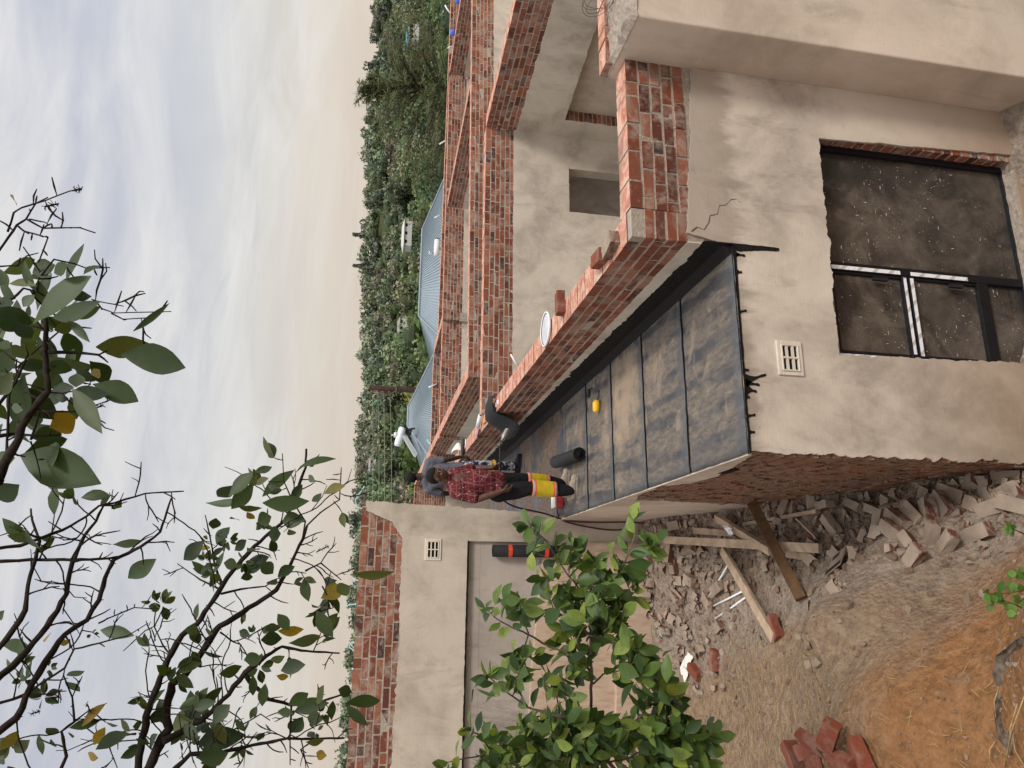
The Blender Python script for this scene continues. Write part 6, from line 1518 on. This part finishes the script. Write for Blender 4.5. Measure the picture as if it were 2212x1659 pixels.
chain(sk, [(nb,.07),(V((.84,7.2,1.4)),.12),(V((.88,7.22,1.15)),.115),(V((.89,7.23,.97)),.11)]); sk.cap(sR,.05,sL,.05); sk.cap(hR,.08,hL,.08)
for h_,k_,a_ in ((hR,kR,aR),(hL,kL,aL)): chain(sk, [(h_,.075),(k_,.048),(a_,.034)])
put_mesh(remesh(sk, .0075, 'body', 3), 'body', M_SKINB, Bp); head_extras(Bp, Pb, Mb_, 1.0, M_HAIR, .03)
sh = MB(); ch = V((.845,7.20,1.38)); be = V((.875,7.22,1.16)); he = V((.89,7.23,1.02))
sh.cap(sR+V((-.02,0,0)),.068,nb+V((.02,0,-.02)),.068); sh.cap(sL+V((.02,0,0)),.068,nb+V((-.02,0,-.02)),.068); sh.cap(sR+V((-.05,.02,-.05)),.085,sL+V((.05,-.02,-.05)),.085)
for k_ in (-1,0,1): sh.cap(ch+r2*.08*k_,.115,be+r2*.075*k_,.112); sh.cap(be+r2*.075*k_,.112,he+r2*.085*k_,.112); sh.cap(he+r2*.085*k_,.112,he+r2*.085*k_+V((0,0,-.06)),.114)
for s_,e_ in ((sR,eR),(sL,eL)): chain(sh, [(s_,.070),(s_.lerp(e_,.45),.070),(s_.lerp(e_,.72),.069)])
me = remesh(sh, .012, 'tshirt', 3)
for v in me.vertices:
    p = v.co; v.co = p + V((noise.noise(V((p.x*8,p.y*8,p.z*5))),noise.noise(V((p.x*8+7,p.y*8,p.z*5))),0))*.013
put_mesh(me, 'tshirt', M_TEE, Bp)
tr = MB(); tr.cap(hR+V((0,0,.02)),.108,hL+V((0,0,.02)),.108); chain(tr, [(hR,.112),(hR.lerp(kR,.5),.100),(kR,.082),(kR.lerp(aR,.5),.077),(aR+V((0,0,.0)),.070)]); chain(tr, [(hL,.112),(kL,.082),(aL,.070)])
me = remesh(tr, .012, 'jeans', 3)
for v in me.vertices:
    p = v.co; v.co = p + V((noise.noise(V((p.x*10,p.y*10,p.z*7))),noise.noise(V((p.x*10+7,p.y*10,p.z*7))),0))*.014
put_mesh(me, 'jeans', M_JEANS, Bp)
shoe(Bp, aR, aR+V((.22,-.06,-.07)), M_BOOTB); shoe(Bp, aL, aL+V((.2,-.05,-.07)), M_BOOTB)
m = MB(); m.tube([V((1.012,7.10,.50)),V((1.02,7.10,.455))],[.098,.097],20,cap=False); m.build('reflective_patch', M_HIVIS, Bp, True)
# --- two helpers in blue caps behind the far walls
m = MB(); m.box((13.9,10,-1.05),(19,14.0,-.95)); m.build('floor_slab', M_CONC, house)
def far_person(px, Y, label):
    p = onY(*px, Y); r = empty('person', (p.x,Y,-.95), label, 'person'); sk = MB(); c = V((p.x,Y,p.z-.06)); P, M_ = head(sk, c, V((-.6,-.8,-.1)), V((0,0,1)), 1.0)
    nb = c+V((0,0,-.15)); chain(sk,[(nb,.06),(c+V((0,0,-.05)),.056)]); sk.cap(c+V((-.17,0,-.24)),.06,c+V((.17,0,-.24)),.06); sk.cap(c+V((0,0,-.28)),.13,c+V((0,0,-.75)),.12)
    for x in (-.2,.2): sk.cap(c+V((x,0,-.24)),.055,c+V((x*1.2,-.05,-.55)),.04); sk.cap(c+V((x*1.2,-.05,-.55)),.04,c+V((x*1.1,-.25,-.75)),.03); sk.cap(c+V((x*.45,0,-.8)),.09,V((p.x+x*.5,Y,-.87)),.05)
    put_mesh(remesh(sk,.014,'body',2),'body',M_SKINB,r)
    m = MB(); m.cap(c+V((-.15,0,-.26)),.085,c+V((.15,0,-.26)),.085); m.cap(c+V((0,0,-.3)),.16,c+V((0,0,-.75)),.15); put_mesh(remesh(m,.02,'overall',2),'overall',M_JEANS,r)
    m = MB(); M0 = Matrix((M_.col[0],M_.col[1],M_.col[2])).transposed(); m.ell(P(0,-.005,.055),(.092,.112,.085),M_,20,12); m.ell(P(0,.10,.045),(.07,.06,.008),M_,14,6); m.build('cap', M_BLUE, r, True)
far_person(zh(1235,395), 13.0, 'person in a bright blue cap showing above the far receding wall')
far_person(zh(1300,5), 12.0, 'person in a blue cap at the very edge behind the far wall')
SUNE, ZEN, BACK = 2.2, .45, .45
# ------------------------------------------------------------------ camera, light, world
cam = bpy.data.cameras.new('camera'); co = bpy.data.objects.new('camera', cam); COL.objects.link(co)
cam.sensor_width = 36; cam.sensor_fit = 'HORIZONTAL'; cam.lens = FOC/2212*36; cam.clip_start = .05; cam.clip_end = 5000
Mx = Matrix((CD, CR, -CF)).transposed().to_4x4(); Mx.translation = CAM; co.matrix_world = Mx
scene.camera = co
SUN_EL, SUN_AZ = radians(50), radians(-35)      # behind the photographer, to the right
sd_ = V((0.42, -.62, .0)).normalized()*cos(SUN_EL) + V((0,0,sin(SUN_EL)))
sl = bpy.data.lights.new('sun', 'SUN'); sl.energy = SUNE; sl.angle = radians(13); sl.color = (1,.955,.90)
so = bpy.data.objects.new('sun', sl); COL.objects.link(so); so.rotation_euler = sd_.to_track_quat('Z','Y').to_euler(); so.location = (3,-6,12)
w = bpy.data.worlds.new('World'); scene.world = w; w.use_nodes = True; nt = w.node_tree; nt.nodes.clear()
class WT(NT):
    def __init__(s): s.t = nt; s.out = s.n('ShaderNodeOutputWorld')
t = WT()
tc = t.n('ShaderNodeTexCoord').outputs['Generated']; s = t.sep(tc)
sky = t.n('ShaderNodeTexSky', sky_type='NISHITA'); sky.sun_disc = False; sky.sun_elevation = SUN_EL; sky.sun_rotation = math.atan2(sd_.x, sd_.y)
nish = t.mix(1, sky.outputs[0], (.10,.10,.10), 'MULTIPLY')
base = t.ramp(s[2], [(0,(.77,.655,.55)),(.05,(.80,.70,.60)),(.09,(.84,.765,.67)),(.13,(.80,.755,.69)),(.2,(.77,.77,.76)),(.32,(.72,.73,.79)),(.44,(.64,.66,.74)),(.6,(1.0,1.0,1.0)),(1,(1,1,1))])
# flattened cloud sheets: divide by height so that they thin out toward the horizon
zz = t.math('ADD', t.math('MAXIMUM', s[2], 0), .16)
cv = t.n('ShaderNodeCombineXYZ'); t.L(t.math('DIVIDE', s[0], zz), cv.inputs[0]); t.L(t.math('DIVIDE', s[1], zz), cv.inputs[1]); t.L(t.math('MULTIPLY', s[2], 2.0), cv.inputs[2])
n1 = t.noise(t.scale(cv.outputs[0], (.8,1.15,1), (0,0,.5)), 1.1, 8, .60, .9)
n2 = t.noise(t.scale(cv.outputs[0], (.8,1.7,1), (0,0,-.3)), 1.9, 8, .62, 1.0)
n3 = t.noise(t.scale(cv.outputs[0], (.6,.8,1), (0,0,.1)), .9, 4, .5, .5)
c = t.mix(t.math('MULTIPLY', t.ramp(n3, [(.40,0),(.60,1)]), .8), base, t.mix(1, base, (.82,.84,.89), 'MULTIPLY'))
c = t.mix(t.ramp(n1, [(.43,0),(.63,.85)]), c, (.90,.885,.87))
c = t.mix(t.math('MULTIPLY', t.ramp(n2, [(.50,0),(.68,1)]), .55), c, t.mix(1, base, (.84,.86,.91), 'MULTIPLY'))
hz = t.ramp(s[2], [(0,1),(.07,.9),(.16,0)])
c = t.mix(t.math('MULTIPLY', hz, .85), c, base)
c = t.mix(.93, nish, c)
zen = t.ramp(s[2], [(.42,0),(.8,1)])
mul = t.math('ADD', 1, t.math('MULTIPLY', zen, ZEN))
# sky behind the photographer is the brighter half
bk = t.ramp(t.math('ADD', t.math('MULTIPLY', t.math('ADD', t.math('MULTIPLY', s[1], -.8), t.math('MULTIPLY', s[0], .6)), .5), .5), [(.1,0),(.62,.35),(.95,1)])
mul = t.math('MULTIPLY', mul, t.math('ADD', .88, t.math('MULTIPLY', bk, BACK)))
bg = t.n('ShaderNodeBackground'); t.L(c, bg.inputs[0]); t.L(mul, bg.inputs[1]); t.L(bg.outputs[0], t.out.inputs[0])
scene.view_settings.view_transform = 'Standard'; scene.view_settings.look = 'None'; scene.view_settings.exposure = 0; scene.view_settings.gamma = 1
scene.cycles.max_bounces = 6; scene.cycles.transparent_max_bounces = 12
scene.cycles.use_denoising = True
